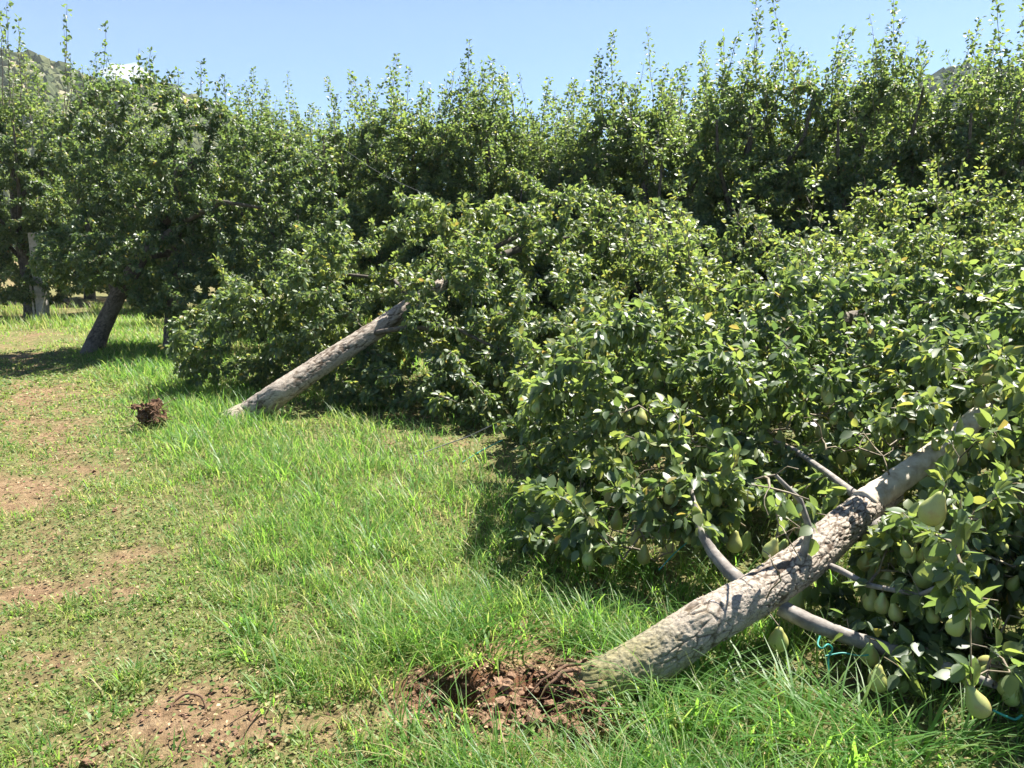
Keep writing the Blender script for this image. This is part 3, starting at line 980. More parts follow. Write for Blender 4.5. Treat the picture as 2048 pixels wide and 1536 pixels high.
baseB = at_z(485, 838, 0.0)
tB = [baseB + [-.12, -.08, -.06], baseB + [.05, .03, .03]]
for (px, py, y) in [(560, 785, 7.0), (650, 725, 7.25), (740, 668, 7.5), (830, 605, 7.8), (890, 565, 8.1), (960, 530, 8.4)]:
    tB.append(at_y(px, py, y))
rB = [.15, .13, .113, .102, .094, .08, .065, .045]
def keepB(P):
    x, y, dep = project(P)
    c = np.interp(x, [440, 560, 650, 740, 840], [850, 790, 725, 668, 600])
    inc = (x > 430) & (x < 815) & (dep < np.interp(x, [440, 840], [7.0, 8.0]) + .05)
    b1 = inc & (y > c - 34) & (y < c + np.interp(x, [440, 600, 660, 840], [100, 50, 18, 14]))
    b2 = (x < 560) & (y > 770) & (dep < 8)
    return ~(b1 | b2) & ~((y > 905) & (x < 1000))
limbsB = [([tB[5], tB[5] + [-.3, .6, .2], tB[5] + [-.9, .9, .25], tB[5] + [-1.4, 1.1, .2]], [.03, .022, .016, .012], 5),
          ([tB[4], tB[4] + [.4, -.3, .1], tB[4] + [.9, -.5, .1], tB[4] + [1.3, -.5, -.1]], [.03, .022, .018, .014], 4),
          ([tB[6], tB[6] + [.5, .3, .35], tB[6] + [1.0, .6, .6]], [.04, .03, .02], 6),
          ([tB[7], tB[7] + [.5, .3, .2], tB[7] + [1.0, .5, .3]], [.05, .04, .02], 7)]
ellB = [(-.2, 8.3, 1.15, 1.2, 1.2, 1.0, 1), (.75, 9.0, 1.25, 1.6, 1.4, 1.2, 1), (-2.2, 8.7, .85, 1.35, 1.0, .95, 1.6), (-.35, 7.5, .70, .85, .7, .58, 2.0), (-1.1, 8.7, 1.3, 1.3, 1.0, .95, 1.2),
        (.5, 7.2, .5, .85, .8, .55, 1.8), (-3.0, 8.4, .5, .75, .7, .6, 1.8), (-1.7, 8.0, .75, .8, .45, .7, 1.5), (-.9, 7.25, .28, .6, .5, .32, 1.7), (-.2, 6.9, .3, .7, .6, .34, 1.7), (.4, 6.2, .35, .6, .6, .4, 1.7), (-1.5, 7.5, .3, .45, .35, .3, 2), (*at_y(880, 590, 7.5), .38, .3, .3, 2.2), (*at_y(960, 540, 7.7), .4, .3, .35, 2)]
simple_tree(201, 'leaning_pear_tree', baseB, tB, rB, limbsB, ellB, 1900, 62000,
            'half fallen pear tree in the middle, long grey trunk slanting up from the grass', pears=60, dark=False, keep=keepB, hueshift=.02, size=(.042, .07), sides=90, rings=220, zmin=.05)

# TREE C: leaning standing tree left of it
baseC = at_z(188, 706, 0.0)
tC = [baseC + [-.06, 0, -.05], baseC + [.12, .05, .35], baseC + [.38, .1, .85], baseC + [.75, .15, 1.4], baseC + [1.2, .2, 2.0], baseC + [1.6, .2, 2.8]]
rC = [.15, .125, .115, .095, .08, .06]
limbsC = [([tC[2], tC[2] + [-.4, .3, .6], tC[2] + [-.7, .5, 1.3], tC[2] + [-.8, .5, 2.0]], [.07, .05, .035, .02], 2),
          ([tC[3], tC[3] + [.7, -.2, .5], tC[3] + [1.4, -.3, .8], tC[3] + [2.0, -.4, .7]], [.06, .05, .03, .02], 3),
          ([tC[3], tC[3] + [.5, .5, .1], tC[3] + [1.1, .7, -.2]], [.05, .04, .02], 3)]
cx, cy = baseC[0], baseC[1]
ellC = [(cx + 1.2, cy + .2, 2.75, 1.4, 1.3, 1.25, 1.1), (cx + .6, cy + .1, 1.5, 1.2, 1.2, .85, 1.6), (cx + 2.5, cy + .3, 2.2, 1.25, 1.1, 1.2, 1), (cx + 2.6, cy + .2, 1.1, 1.1, 1.0, .95, 1.2), (cx + .35, cy + .3, 3.0, .8, .9, .7, .8), (cx + 1.6, cy - .1, .8, .9, .8, .6, 2.0), (cx - .2, cy + .3, 1.35, .7, .8, .5, 1.5)]
rg_ = np.random.default_rng(5)
def topsof(ells, n, rg, zr=.8):
    out = []
    for _ in range(n):
        e = ells[rg.integers(len(ells))]
        a = rg.uniform(0, 6.28); r = rg.random() ** .5 * .8
        out.append((e[0] + e[3] * r * math.cos(a), e[1] + e[4] * r * math.sin(a), e[2] + e[5] * math.sqrt(max(0, 1 - r * r)) * zr))
    return np.array(out)
shC = topsof([ellC[0], ellC[2], ellC[4]], 34, rg_)
def keepC(P):
    x, y, dep = project(P)
    return ~((y > 590 + 25 * np.sin(x * .05)) & (x < 250)) & ~((y > 655 + 20 * np.sin(x * .08)) & (x < 330)) & ~((y > 700) & (x < 400))
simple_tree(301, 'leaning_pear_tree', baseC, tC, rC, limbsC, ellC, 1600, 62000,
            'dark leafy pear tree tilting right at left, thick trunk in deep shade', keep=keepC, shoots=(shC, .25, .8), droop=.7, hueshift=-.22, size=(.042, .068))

# second, thinner trunk seen in the shade under it
baseC2 = at_z(345, 706, 0)
tC2 = [baseC2 + [-.05, 0, -.05], baseC2 + [.0, .05, .6], baseC2 + [.1, .1, 1.2], baseC2 + [.15, .2, 2.0], baseC2 + [.2, .2, 2.8]]
e2 = [(baseC2[0] + .2, baseC2[1] + .6, 2.2, .9, .8, .9, 1), (baseC2[0] + .4, baseC2[1] + .6, 1.4, .8, .7, .7, 1)]
simple_tree(351, 'pear_tree', baseC2, tC2, [.10, .08, .07, .06, .05], [], e2, 300, 8000,
            'narrow pear tree standing in deep shade just right of the dark tilting trunk', droop=.6, sides=30, rings=60)

# TREE G: fallen crown behind the foreground tree on the right
baseG = np.array([.9, 6.6, 0.])
tG = [baseG + [0, 0, -.05], baseG + [.6, .25, .3], baseG + [1.3, .5, .6], baseG + [2.2, .8, .85], baseG + [3.2, 1.1, 1.0], baseG + [4.2, 1.4, 1.2]]
ellG = [(3.0, 8.7, 1.15, 1.3, .8, .85, 1.1), (4.7, 8.9, 1.35, 1.3, .8, .9, 1.1), (6.3, 8.6, 1.5, 1.2, .8, .9, 1.1), (1.6, 9.2, 1.2, 1.0, .8, .9, 1), (2.2, 7.0, .75, 1.5, 1.2, .8, 1), (3.9, 7.3, .9, 1.6, 1.3, .85, 1), (5.4, 7.3, 1.0, 1.3, 1.3, .9, 1), (1.2, 7.6, .9, 1.0, .9, .9, .8)]
shG = topsof(ellG, 70, np.random.default_rng(44))
simple_tree(401, 'fallen_pear_tree', baseG, tG, [.13, .12, .11, .09, .06, .04], [], ellG, 2200, 74000,
            'fallen pear tree lying behind the foreground one, low crown reaching the back row', pears=40, sides=40, rings=100, hueshift=.04, size=(.042, .068), shoots=(shG, .15, .55))

# ================================================================== upright trees: four kinds grown, then copied
def upright_variant(seed, h, label, loc, group, cat_name='pear_tree'):
    rg = np.random.default_rng(seed)
    P = [np.array([0, 0, -.05]), np.array([.03, 0, .5]), np.array([.02, .05, 1.1]), np.array([-.05, .05, 1.8]), np.array([0, 0, 2.6]), np.array([.05, 0, h * .8])]
    r = [.12, .095, .085, .07, .05, .03]
    ells = [(0, 0, h * .28, 1.15, 1.05, h * .25, 1.4), (.1, 0, h * .55, 1.15, 1.0, h * .28, 1.2), (rg.uniform(-.4, .4), 0, h * .76, .9, .8, h * .15, .8),
            (rg.uniform(-.6, .6), rg.uniform(-.5, .2), h * .45, .95, .9, .7, .8)]
    for q in range(6):
        a = q * 1.05 + rg.uniform(0, .6)
        ells.append((1.0 * math.cos(a), 1.0 * math.sin(a), h * rg.uniform(.25, .62), .42, .42, .4, .5))
    sh = topsof([ells[1], ells[1], ells[2]], 42, rg)
    lim = []
    for q in range(5):
        a = q * 1.3 + rg.uniform(0, .5); z = .6 + q * .35
        d = np.array([math.cos(a), math.sin(a), .9])
        lim.append(([P[2] * 0 + [0, 0, z], np.array([0, 0, z]) + d * .35, np.array([0, 0, z]) + d * [.75, .75, 1.0], np.array([0, 0, z]) + d * [.85, .85, 1.6]], [.04, .032, .024, .015], 1 + q // 2))
    root, t, A = simple_tree(seed, cat_name, (0, 0, 0), P, r, lim, ells, 1300, 44000, label, group=group, shoots=(sh, .35, 1.15),
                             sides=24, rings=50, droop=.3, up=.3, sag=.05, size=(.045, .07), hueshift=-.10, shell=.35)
    root.location = loc
    return root

def fix_inverse(root):
    for ch in root.children:
        ch.matrix_parent_inverse = Matrix.Identity(4)

def copy_tree(src, loc, rz, sc, label, group):
    r = src.copy(); COL.objects.link(r)
    r.location = loc; r.rotation_euler = (0, 0, rz); r.scale = (sc[0], sc[0], sc[1])
    r['label'] = label
    if group: r['group'] = group
    elif 'group' in r: del r['group']
    for ch in src.children:
        c = ch.copy(); COL.objects.link(c); c.parent = r
        c.matrix_parent_inverse = Matrix.Identity(4)
    return r

GR = 'upright pear trees of the back row'
ROW2 = [  # x, y, rot, scale xy, scale z, variant, label
    (7.6, 10.2, .3, 1.05, 1.02, 0, 'upright back row pear tree at the right edge, tall thin shoots against pale sky'),
    (6.15, 10.5, 0, 1.0, 1.03, 1, 'upright back row pear tree standing in front of the dark wooded hill'),
    (4.75, 10.9, 0, 1.0, 1.03, 2, 'upright back row pear tree with tall shoots just left of the wooded hill'),
    (3.3, 11.2, 0, 1.05, 1.04, 3, 'broad bushy topped back row pear tree, third from the wooded hill'),
    (1.95, 11.6, 2.1, 1.0, .98, 0, 'upright back row pear tree just right of the low dip in the skyline'),
    (.75, 12.3, 1.2, .9, .88, 1, 'low topped pear tree of the back row at the dip in the skyline'),
    (-.35, 12.4, 3.9, 1.0, 1.0, 2, 'upright back row pear tree with pointed cluster of shoots left of the skyline dip'),
    (-1.6, 13.0, 4.4, 1.05, .97, 3, 'upright back row pear tree rising above the slanting grey trunk'),
    (-3.0, 14.6, 5.2, 1.0, 1.0, 1, 'low back row pear tree right beside the top of the tilted dark tree'),
    (-4.6, 16.6, 2.8, 1.1, 1.08, 0, 'back row pear tree farthest along, behind the tilted dark tree'),
]
HV = [4.0, 3.9, 4.05, 4.1]
proto = []
for v in range(4):
    row = [r for r in ROW2 if r[5] == v][0]
    rt = upright_variant(501 + 10 * v, HV[v], row[6], (row[0], row[1], 0), GR)
    fix_inverse(rt)
    rt.rotation_euler = (0, 0, row[2]); rt.scale = (row[3], row[3], row[4])
    proto.append(rt)
used = {r[6] for r in ROW2 if r[6] in [p['label'] for p in proto]}
for x, y, rz, s1, s2, v, lab in ROW2:
    if lab in used: continue
    copy_tree(proto[v], (x, y, 0), rz, (s1, s2), lab, GR)
G3 = 'pear trees of the row behind the back row'
for k, (x, y, rz, s1, s2, v) in enumerate([(9.2, 13.3, 1, 1.2, 1.1, 2), (6.6, 13.8, 2, 1.2, 1.05, 3), (4.1, 14.3, 3, 1.2, 1.06, 0), (1.6, 15.0, 4, 1.2, .95, 1), (-.8, 15.8, 5, 1.2, 1.05, 0), (-3.0, 17.8, 2.5, 1.2, 1.05, 3), (7.8, 12.6, 3.3, 1.2, 1.0, 1), (5.4, 12.7, 1.1, 1.2, 1.0, 0), (3.0, 13.0, .2, 1.2, 1.0, 2), (.6, 13.9, 2.2, 1.2, .95, 3)]):
    copy_tree(proto[v], (x, y, 0), rz, (s1, s2), 'pear tree of a farther row behind the others, ' + ['at the right edge', 'before the wooded hill', 'left of the wooded hill', 'at the low skyline dip', 'left of the low skyline dip', 'above the slanting trunk', 'near the right edge', 'below the wooded hill', 'right of the skyline dip', 'in the skyline dip'][k], G3)
LEFT = [
    (at_z(62, 636), 1.3, 1.20, 1.28, 1, 'tall pear tree with slim dark upright trunk beside the grey post at left'),
    (np.array([-13.6, 19.5, 0]), 2.3, 1.3, 1.38, 2, 'tall pear tree leftmost at the edge with sparse whip-like shoots above it'),
    (np.array([-8.3, 18.6, 0]), 4.3, 1.15, 1.10, 3, 'pear tree in the gap between the tilted dark tree and the tall left ones'),
    (np.array([-10.6, 21.5, 0]), 3.1, 1.1, .95, 0, 'pear tree far behind the grey post, in the shade of the tall ones'),
    (np.array([-12.6, 23.0, 0]), .7, 1.4, 1.2, 3, 'pear tree far back at the left edge beyond the sunny strip'),
    (np.array([-5.2, 21.0, 0]), 5.1, 1.3, 1.1, 1, 'pear tree far behind the tilted dark tree, low on the skyline'),
    (np.array([-6.6, 19.2, 0]), .3, 1.2, 1.15, 0, 'pear tree standing directly behind the crown of the tilted dark tree'),
]
for p, rz, s1, s2, v, lab in LEFT:
    copy_tree(proto[v], (p[0], p[1], 0), rz, (s1, s2), lab, 'upright pear trees on the left')

rgw = np.random.default_rng(77)
wr = empty('sapling_shoots', tuple(at_z(62, 636)))
tag(wr, 'tall bare whip shoots with leafy tips rising above the left trees into the sky', 'shoots')
wp, wt = [], []
for px, ytop, ybase, yy in [(14, 4, 150, 16.5), (38, 40, 150, 16.8), (134, 8, 190, 16.4), (128, 60, 190, 16.9), (210, 48, 200, 16.5), (278, 96, 210, 16.2), (2, 20, 150, 16.2)]:
    a = at_y(px + rgw.uniform(-8, 8), ybase + 60, yy); b = at_y(px, ytop, yy)
    P = bend(a, b, 9, (0, 0, 0), rgw, .02)
    wp.append((P, np.linspace(.010, .003, 9)))
    m_ = 26
    ss = np.where(rgw.random(m_) < .6, 1 - .3 * rgw.random(m_) ** 1.2, rgw.random(m_))
    for q in ss:
        wt.append(np.array([np.interp(q, np.linspace(0, 1, 9), P[:, c]) for c in range(3)]) + rgw.normal(0, .035, 3))
V, F = tubes(wp, 5); so = link('stems', mesh_np('stems', V, [F], [M['brown']]), wr); so['kind'] = 'stuff'
n_ = len(wt); wt = np.array(wt)
foliage_obj('foliage', dict(P=wt, ax=norm(rgw.normal(0, 1, (n_, 3))), nz=norm(rgw.normal(0, .6, (n_, 3)) + [0, 0, 1]), L=rgw.uniform(.08, .12, n_), hue=rgw.uniform(.1, .7, n_)), T_MED, rgw, wr)
adopt(wr)

# ================================================================== grass, weeds and litter
def blades(P, h, w, rg, hue, bendk, segs=3, az=None):
    n = len(P)
    az = rg.uniform(0, 2 * np.pi, n) if az is None else az
    d = np.stack([np.cos(az), np.sin(az), np.zeros(n)], -1)
    wd = rg.uniform(0, 2 * np.pi, n)
    sd = norm(np.stack([-np.sin(az), np.cos(az), np.zeros(n)], -1))
    t = np.linspace(0, 1, segs + 1)
    lean = rg.uniform(.05, .5, n)
    Vs = []
    for q, tt in enumerate(t):
        # arc: bends over with height
        ang = lean + bendk * tt * 1.0
        fx = (lean * tt + bendk * tt * tt * .8) * h
        fz = h * (tt - .33 * np.minimum(bendk, 2.2) * tt ** 2.4)
        c = P + d * fx[:, None] + np.array([0, 0, 1]) * fz[:, None]
        ww = w * (1 - tt ** 1.5) * .5
        if q < segs:
            Vs.append(c + sd * ww[:, None]); Vs.append(c - sd * ww[:, None])
        else:
            Vs.append(c)
    V = np.stack(Vs, 1)
    m_ = V.shape[1]
    off = (np.arange(n) * m_)[:, None]
    quads = [np.stack([2 * q + off, 2 * q + 1 + off, 2 * q + 3 + off, 2 * q + 2 + off], -1).reshape(-1, 4) for q in range(segs - 1)]
    tri = np.stack([2 * (segs - 1) + off, 2 * (segs - 1) + 1 + off, 2 * segs + off], -1).reshape(-1, 3)
    return V.reshape(-1, 3), np.concatenate(quads), tri, np.repeat(hue, m_)

def scatter(n, rg, rmin, rmax, pow_=1.0, half=44):
    """points on the ground, thinning with distance"""
    u = rg.random(n)
    r = (rmin ** pow_ + u * (rmax ** pow_ - rmin ** pow_)) ** (1 / pow_)
    th = np.radians(rg.uniform(-half, half, n))
    return r * np.sin(th), r * np.cos(th)

def grass():
    rg = np.random.default_rng(71)
    parts = []
    # tufts: centres, then blades round each
    nt = 46000
    x, y = scatter(nt, rg, 1.7, 19, .85)
    b = bare(x, y); d = lane_d(x, y)
    tall = smooth(1.35, .45, d) * (.6 + .4 * smooth(-.35, .35, fbm(x * 1.1, y * 1.1, seed=81)))
    tall = np.maximum(tall, .35 * smooth(.1, .5, fbm(x * 1.5, y * 1.5, seed=82)))
    keep = (rg.random(nt) < (1 - b) ** 1.3 * (.5 + .5 * tall) * (1 - .65 * np.clip(near(x, y, 1040, 1490, .26) + near(x, y, 1560, 1500, .42) + near(x, y, 1850, 1530, .4), 0, 1)) * (1 - .72 * smooth(.1, -.5, d) * smooth(-.3, .1, fbm(x * 3, y * 3, seed=47) + .15))) & (fresh(x, y) < .35)
    keep &= ~((d < -2.2) & (y < 9)) & ~((d < -1.0) & (y < 9) & (rg.random(nt) < .7))
    x, y, tall = x[keep], y[keep], tall[keep]
    r = np.hypot(x, y)
    nb = np.clip((rg.poisson(7, len(x)) * np.where(r < 4, 1.3, 1.0)).astype(int), 2, 20)
    k = np.repeat(np.arange(len(x)), nb)
    n = len(k)
    sp = (.014 + .026 * tall[k]) * np.clip(r[k] / 4, 1, 3)
    X = x[k] + rg.normal(0, 1, n) * sp; Y = y[k] + rg.normal(0, 1, n) * sp
    th_t = rg.normal(0, .11, len(x))
    h = (.035 + .15 * tall[k]) * rg.uniform(.5, 1.35, n) * np.exp(th_t[k])
    w = np.where(r[k] < 5, .0056, .0056 * np.clip(r[k] / 5, 1, 2.4)) * rg.uniform(.6, 1.4, n)
    hue = np.clip(rg.normal(.42, .15, n) + rg.normal(0, .2, len(x))[k] + .2 * fbm(X * 1.2, Y * 1.2, seed=83) + .2 * (1 - tall[k]), 0, .8)
    hue = np.where(rg.random(n) < .06 + .12 * (1 - tall[k]), rg.uniform(.85, 1, n), hue)
    az = None
    P = np.stack([X, Y, ground_h(X, Y) - .005], -1)
    parts.append(blades(P, h, w, rg, hue, rg.uniform(.15, 1.3, n)))
    # short turf over the lane
    n = 90000
    X, Y = scatter(n, rg, 1.7, 13, .9)
    bb = bare(X, Y); dd = lane_d(X, Y)
    kk = (rg.random(n) < (1.1 - bb) ** 1.2 * (.55 + .45 * vnoise(X * 3.1, Y * 3.1, seed=91))) & (fresh(X, Y) < .3) & (dd > -.6)
    X, Y = X[kk], Y[kk]; n = len(X); rr_ = np.hypot(X, Y)
    hue = np.clip(rg.normal(.47, .2, n) + .45 * fbm(X * 3.1, Y * 1.7, seed=92), 0, .82)
    hue = np.where(rg.random(n) < .16, rg.uniform(.82, 1, n), hue)
    parts.append(blades(np.stack([X, Y, ground_h(X, Y) - .003], -1), rg.uniform(.015, .055, n) * np.clip(rr_ / 6, 1, 1.6), .0032 * np.clip(rr_ / 4, 1, 2.5) * rg.uniform(.6, 1.4, n), rg, hue, rg.uniform(.2, 1.8, n), segs=2))
    # big arching tufts near the trunk and in the foreground: (px, py, blades, height)
    BT = [(1330, 1440, 120, .24), (1400, 1420, 120, .25), (1300, 1500, 90, .20), (1450, 1400, 80, .20), (1500, 1480, 60, .22), (1580, 1470, 70, .26), (1640, 1500, 60, .27),
          (1700, 1540, 110, .28), (1800, 1560, 90, .24), (1890, 1530, 50, .22), (1380, 1530, 60, .17), (560, 1400, 40, .13), (520, 1300, 60, .15), (480, 845, 40, .16), (530, 862, 40, .18),
          (980, 1330, 90, .20), (930, 1300, 70, .19), (1040, 1270, 60, .16), (880, 1240, 60, .14), (1170, 1215, 60, .20), (1210, 1240, 50, .20), (1290, 1220, 50, .24), (1325, 1180, 30, .34),
          (1060, 1200, 50, .17), (360, 910, 90, .30), (400, 900, 80, .28), (455, 950, 80, .28), (560, 960, 90, .28), (640, 1000, 80, .25), (740, 1090, 90, .24), (790, 1130, 70, .2),
          (500, 1240, 50, .13), (1120, 1150, 60, .2), (1230, 1130, 60, .22), (970, 1100, 60, .22), (830, 1010, 60, .24), (1120, 1520, 24, .12), (960, 1500, 24, .12), (830, 1500, 50, .13), (200, 1450, 40, .05), (420, 890, 30, .2)]
    for px, py, nb_, hh in BT:
        nb_ = int(nb_ * .5)
        c = at_z(px, min(py, 1534))
        X = c[0] + rg.normal(0, .035 + hh * .12, nb_); Y = c[1] + rg.normal(0, .035 + hh * .12, nb_)
        P = np.stack([X, Y, ground_h(X, Y) - .005], -1)
        az = np.arctan2(Y - c[1], X - c[0]) + rg.normal(0, .5, nb_)
        parts.append(blades(P, hh * rg.uniform(.6, 1.3, nb_), rg.uniform(.005, .014, nb_), rg, np.clip(rg.normal(.45, .16, nb_), 0, .78), rg.uniform(.5, 1.9, nb_), segs=3, az=az))
    n = 9000
    X = rg.uniform(-13, -4, n); Y = rg.uniform(14.5, 19.5, n)
    kk = vnoise(X * 1.5, Y * 1.5, seed=3) > -.1
    X, Y = X[kk], Y[kk]; n = len(X)
    parts.append(blades(np.stack([X, Y, ground_h(X, Y)], -1), rg.uniform(.10, .34, n), np.full(n, .012), rg, rg.uniform(.35, .95, n), rg.uniform(.1, .9, n)))
    off = 0
    Vs, Qs, Ts, Hs = [], [], [], []
    for V, Q, T, H in parts:
        Vs.append(V); Qs.append(Q + off); Ts.append(T + off); Hs.append(H); off += len(V)
    me = mesh_np('grass', np.concatenate(Vs), [np.concatenate(Qs), np.concatenate(Ts)], [M['grass']], {'hue': np.concatenate(Hs)})
    o = link('grass', me); tag(o, 'bright green grass, long along the tree row and short on the lane', kind='stuff')
    print('grass tris', len(np.concatenate(Qs)) * 2 + len(np.concatenate(Ts)))
grass()

def flat_leaves(name, n, rg, rmin, rmax, size, mat, keepf, label, huef, tilt=.5, lift=.02, pow_=.9):
    x, y = scatter(n, rg, rmin, rmax, pow_)
    k = keepf(x, y)
    x, y = x[k], y[k]; n = len(x)
    P = np.stack([x, y, ground_h(x, y) + rg.uniform(.002, lift, n)], -1)
    az = rg.uniform(0, 6.28, n)
    ax = np.stack([np.cos(az), np.sin(az), rg.uniform(-.15, .6, n)], -1)
    nz = norm(rg.normal(0, tilt, (n, 3)) + [0, 0, 1])
    L = rg.uniform(size[0], size[1], n) * np.clip(np.hypot(x, y) / 5, 1, 2)
    V, F = leaf_verts(T_MED, P, ax, nz, L, rg)
    me = mesh_np(name, V, [F], [mat], {'hue': np.repeat(huef(n, rg), 7)})
    o = link(name, me); tag(o, label, kind='stuff')
rw = np.random.default_rng(72)
flat_leaves('ground_weeds', 170000, rw, 1.7, 14, (.009, .025), M['weed'],
            lambda x, y: (rw.random(len(x)) < (1.15 - bare(x, y)) * (.45 + .55 * smooth(-.3, .3, fbm(x * 2.3, y * 2.3, seed=55)))) & (fresh(x, y) < .4),
            'low mat of small broad leaved weeds and clover on the lane', lambda n, r: np.clip(r.normal(.5, .24, n), 0, 1), lift=.03)
flat_leaves('leaf_litter', 45000, rw, 1.8, 13, (.005, .019), M['litter'], lambda x, y: rw.random(len(x)) < .35 + .5 * bare(x, y),
            'scattered brown dead leaf scraps and straw on the soil', lambda n, r: r.random(n), tilt=.35, lift=.015)

# broken red earth and clods at the butt of the near trunk
def clods(name, centers, sizes, mat, seed, squash=.75, sub=2):
    import bmesh
    rg = np.random.default_rng(seed)
    bm = bmesh.new(); bmesh.ops.create_icosphere(bm, subdivisions=sub, radius=1)
    iv = np.array([v.co[:] for v in bm.verts]); fc = np.array([[v.index for v in f.verts] for f in bm.faces]); bm.free()
    V, F = [], []
    for i, (c, s) in enumerate(zip(centers, sizes)):
        o = rg.uniform(0, 100, 3)
        n = fbm(iv[:, 0] * 1.5 + o[0], iv[:, 1] * 1.5 + o[1], iv[:, 2] * 1.5 + o[2], seed=12, octaves=3)
        V.append(c + iv * s * (1 + 1.3 * n)[:, None] * rg.uniform(.6, 1.3, 3) * [1, 1, squash]); F.append(fc + i * len(iv))
    return mesh_np(name, np.concatenate(V), [np.concatenate(F)], [mat], smooth_shade=False)
rc = np.random.default_rng(81)
C, S = [], []
for _ in range(2200):
    px = rc.uniform(815, 1240); py = rc.uniform(1325, 1475)
    p = at_z(px, py)
    if fresh(p[0], p[1]) < .25 and rc.random() < .8: continue
    bad = any(np.hypot(p[0] - at_z(a, b)[0], p[1] - at_z(a, b)[1]) < r * .75 for a, b, r, _d in PIT[:2])
    if bad: continue
    s = rc.uniform(.002, .008) if rc.random() < .93 else rc.uniform(.010, .028)
    C.append(np.array([p[0], p[1], float(ground_h(np.array(p[0]), np.array(p[1]))) + s * .3])); S.append(s)
for _ in range(2600):
    px = rc.uniform(0, 1500); py = rc.uniform(860, 1530); p = at_z(px, py)
    if bare(p[0], p[1]) < .45: continue
    s = rc.uniform(.002, .008) if rc.random() < .95 else rc.uniform(.01, .018)
    C.append(np.array([p[0], p[1], float(ground_h(np.array(p[0]), np.array(p[1]))) + s * .3])); S.append(s)
for _ in range(120):      # earth still clinging round the butt
    p = at_z(1195, 1385) + np.array([rc.normal(-.03, .08), rc.normal(-.02, .10), 0])
    s = rc.uniform(.003, .014)
    C.append(np.array([p[0], p[1], abs(rc.normal(0, .05)) + .005])); S.append(s)
o = link('loose_soil', clods('loose_soil', C, S, M['clod'], 4, sub=2)); tag(o, 'crumbled red brown earth torn open beside the fallen trunk', kind='stuff')

# clump of roots and soil standing in the grass
pc = at_z(308, 862)
rt = empty('root_clump', tuple(pc)); tag(rt, 'dark brown clump of torn roots and earth in the bright grass on the left', 'root clump')
rq = np.random.default_rng(9)
cc = [np.array([np.clip(rq.normal(0, .045), -.08, .08), rq.normal(0, .04), rq.uniform(-.02, .24)]) for _ in range(80)]
sl = link('soil_lump', clods('soil_lump', cc, [rq.uniform(.012, .042) for _ in cc], M['darkclod'], 6, squash=1), rt); sl['kind'] = 'stuff'
pl = []
for _ in range(110):
    s0 = cc[rq.integers(len(cc))]; d = norm(rq.normal(0, 1, 3) + [0, 0, -.1]); L = rq.uniform(.08, .24)
    q = np.array([s0 + d * L * t + rq.normal(0, .012, 3) * t for t in np.linspace(0, 1, 5)])
    pl.append((q, np.linspace(.004, .0015, 5)))
V, F = tubes(pl, 5); ro = link('roots', mesh_np('roots', V, [F], [M['root']]), rt); ro['kind'] = 'stuff'

# roots torn at the butt of tree A
pl = []
rq = np.random.default_rng(19)
for _ in range(16):
    s0 = np.array([*at_z(1195, 1378)[:2], .07]) + rq.normal(0, .05, 3) * [1, 1, .5]
    d = norm(np.array([rq.uniform(-1, -.2), rq.uniform(-.8, .6), rq.uniform(-.35, .25)])); L = rq.uniform(.12, .35)
    q = np.array([s0 + d * L * t + rq.normal(0, .015, 3) * t - np.array([0, 0, .12 * t * t]) for t in np.linspace(0, 1, 7)])
    q[:, 2] = np.maximum(q[:, 2], -.03)
    pl.append((q, np.linspace(rq.uniform(.006, .014), .002, 7)))
for q in pl:
    V, F = tubes([q], 8); o = W(link('root', mesh_np('root', V, [F], [M['root']]), A_root), A_root)

# bent dead stem over the bare patch in the lower left
def strand(name, pts, r, mat, label, catg, k=24, sides=6):
    P = np.array(pts, float)
    s = np.linspace(0, 1, len(P)); t = np.linspace(0, 1, k)
    Q = np.stack([np.interp(t, s, P[:, c]) for c in range(3)], -1)
    for _ in range(3):
        Q[1:-1] = (Q[:-2] + 2 * Q[1:-1] + Q[2:]) / 4
    V, F = tubes([(Q, np.full(k, r))], sides)
    o = link(name, mesh_np(name, V, [F], [mat])); tag(o, label, catg)
    return o
strand('dead_stem', [at_z(338, 1440, .0), at_z(342, 1408, .02), at_z(372, 1385, .05), at_z(405, 1392, .04), at_z(414, 1425, .0)], .004, M['root'],
       'thin brown dead stem bent in an arch over the bare patch at lower left', 'stem')
strand('twine', [at_z(1318, 1140, .2), at_z(1350, 1105, .25), at_z(1390, 1072, .3), at_z(1405, 1060, .36)], .0028, M['twine'],
       'straight teal twine stretched from the grass up to the grey side limb', 'twine')
strand('twine', [at_z(1640, 1272, .22), at_z(1633, 1290, .2), at_z(1645, 1300, .2), at_z(1655, 1285, .22), at_z(1668, 1298, .18), at_z(1655, 1312, .15), at_z(1657, 1345, .1)], .0035, M['twine'],
       'knotted teal twine dangling from the dark limb below the trunk', 'twine')
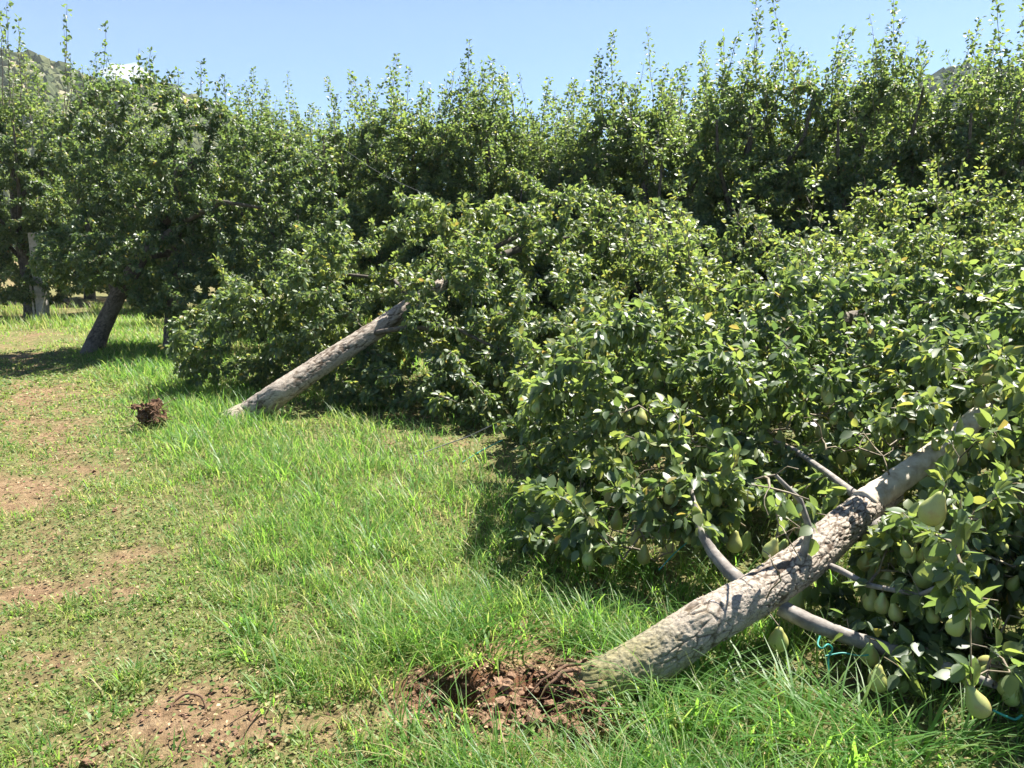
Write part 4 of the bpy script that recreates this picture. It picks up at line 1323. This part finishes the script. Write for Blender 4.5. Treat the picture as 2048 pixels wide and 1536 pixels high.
strand('twine', [at_z(1650, 1312, .16), at_z(1685, 1305, .17), at_z(1720, 1312, .16), at_z(1750, 1308, .16)], .0028, M['twine'],
       'loose end of teal twine running right under the dark limb', 'twine')
strand('twine', [at_z(1985, 1420, .16), at_z(2010, 1432, .14), at_z(2030, 1440, .1), at_z(2045, 1430, .12)], .004, M['twine'],
       'teal twine scrap below the hanging pear at the lower right edge', 'twine')
strand('support_wire', [at_y(690, 300, 9.6), at_y(745, 338, 9.4), at_y(800, 366, 9.2), at_y(860, 392, 9.0)], .0022, M['wire'],
       'slack grey trellis wire slanting down in front of the back row', 'wire')
strand('support_wire', [at_z(830, 912, .02), at_z(880, 893, .07), at_z(940, 872, .14), at_z(985, 850, .25)], .005, M['wire'],
       'pale wire rising out of the grass into the shade under the half fallen tree', 'wire')
strand('support_wire', [at_z(925, 925, .02), at_z(960, 903, .08), at_z(1005, 880, .14)], .005, M['twine'],
       'blue green line rising from the grass just left of the foreground crown', 'wire')
strand('dead_stem', [at_z(1045, 1185, .0), at_z(1042, 1160, .06), at_z(1060, 1140, .1)], .004, M['root'],
       'short dark broken stem in the grass left of the fallen trunk', 'stem')

# grey post next to the left trunk, with a leaning stake
import bmesh
pp = at_z(88, 640)
root = empty('support_post', tuple(pp)); tag(root, 'weathered grey square post standing beside the slim trunk at left', 'post')
bm = bmesh.new(); bmesh.ops.create_cube(bm, size=1)
for v in bm.verts:
    v.co = Vector((v.co.x * .20, v.co.y * .18, (v.co.z + .5) * 1.9 - .05))
bmesh.ops.bevel(bm, geom=bm.edges[:], offset=.015, segments=2, affect='EDGES')
me = bpy.data.meshes.new('post'); bm.to_mesh(me); bm.free(); me.materials.append(M['post']); link('shaft', me, root)
V, F = tubes([([(-.16, -.05, .0), (-.20, -.02, .9)], [.025, .02])], 8)
link('brace', mesh_np('brace', V, [F], [M['pale']]), root)
V, F = tubes([([(.0, -.2, .0), (.22, -.2, .62)], [.018, .014])], 8)
st = link('stake', mesh_np('stake', V, [F], [M['pale']])); st.location = tuple(pp + [.02, 0, 0]); tag(st, 'short pale stake leaning against the grey post', 'stake')
print('done')
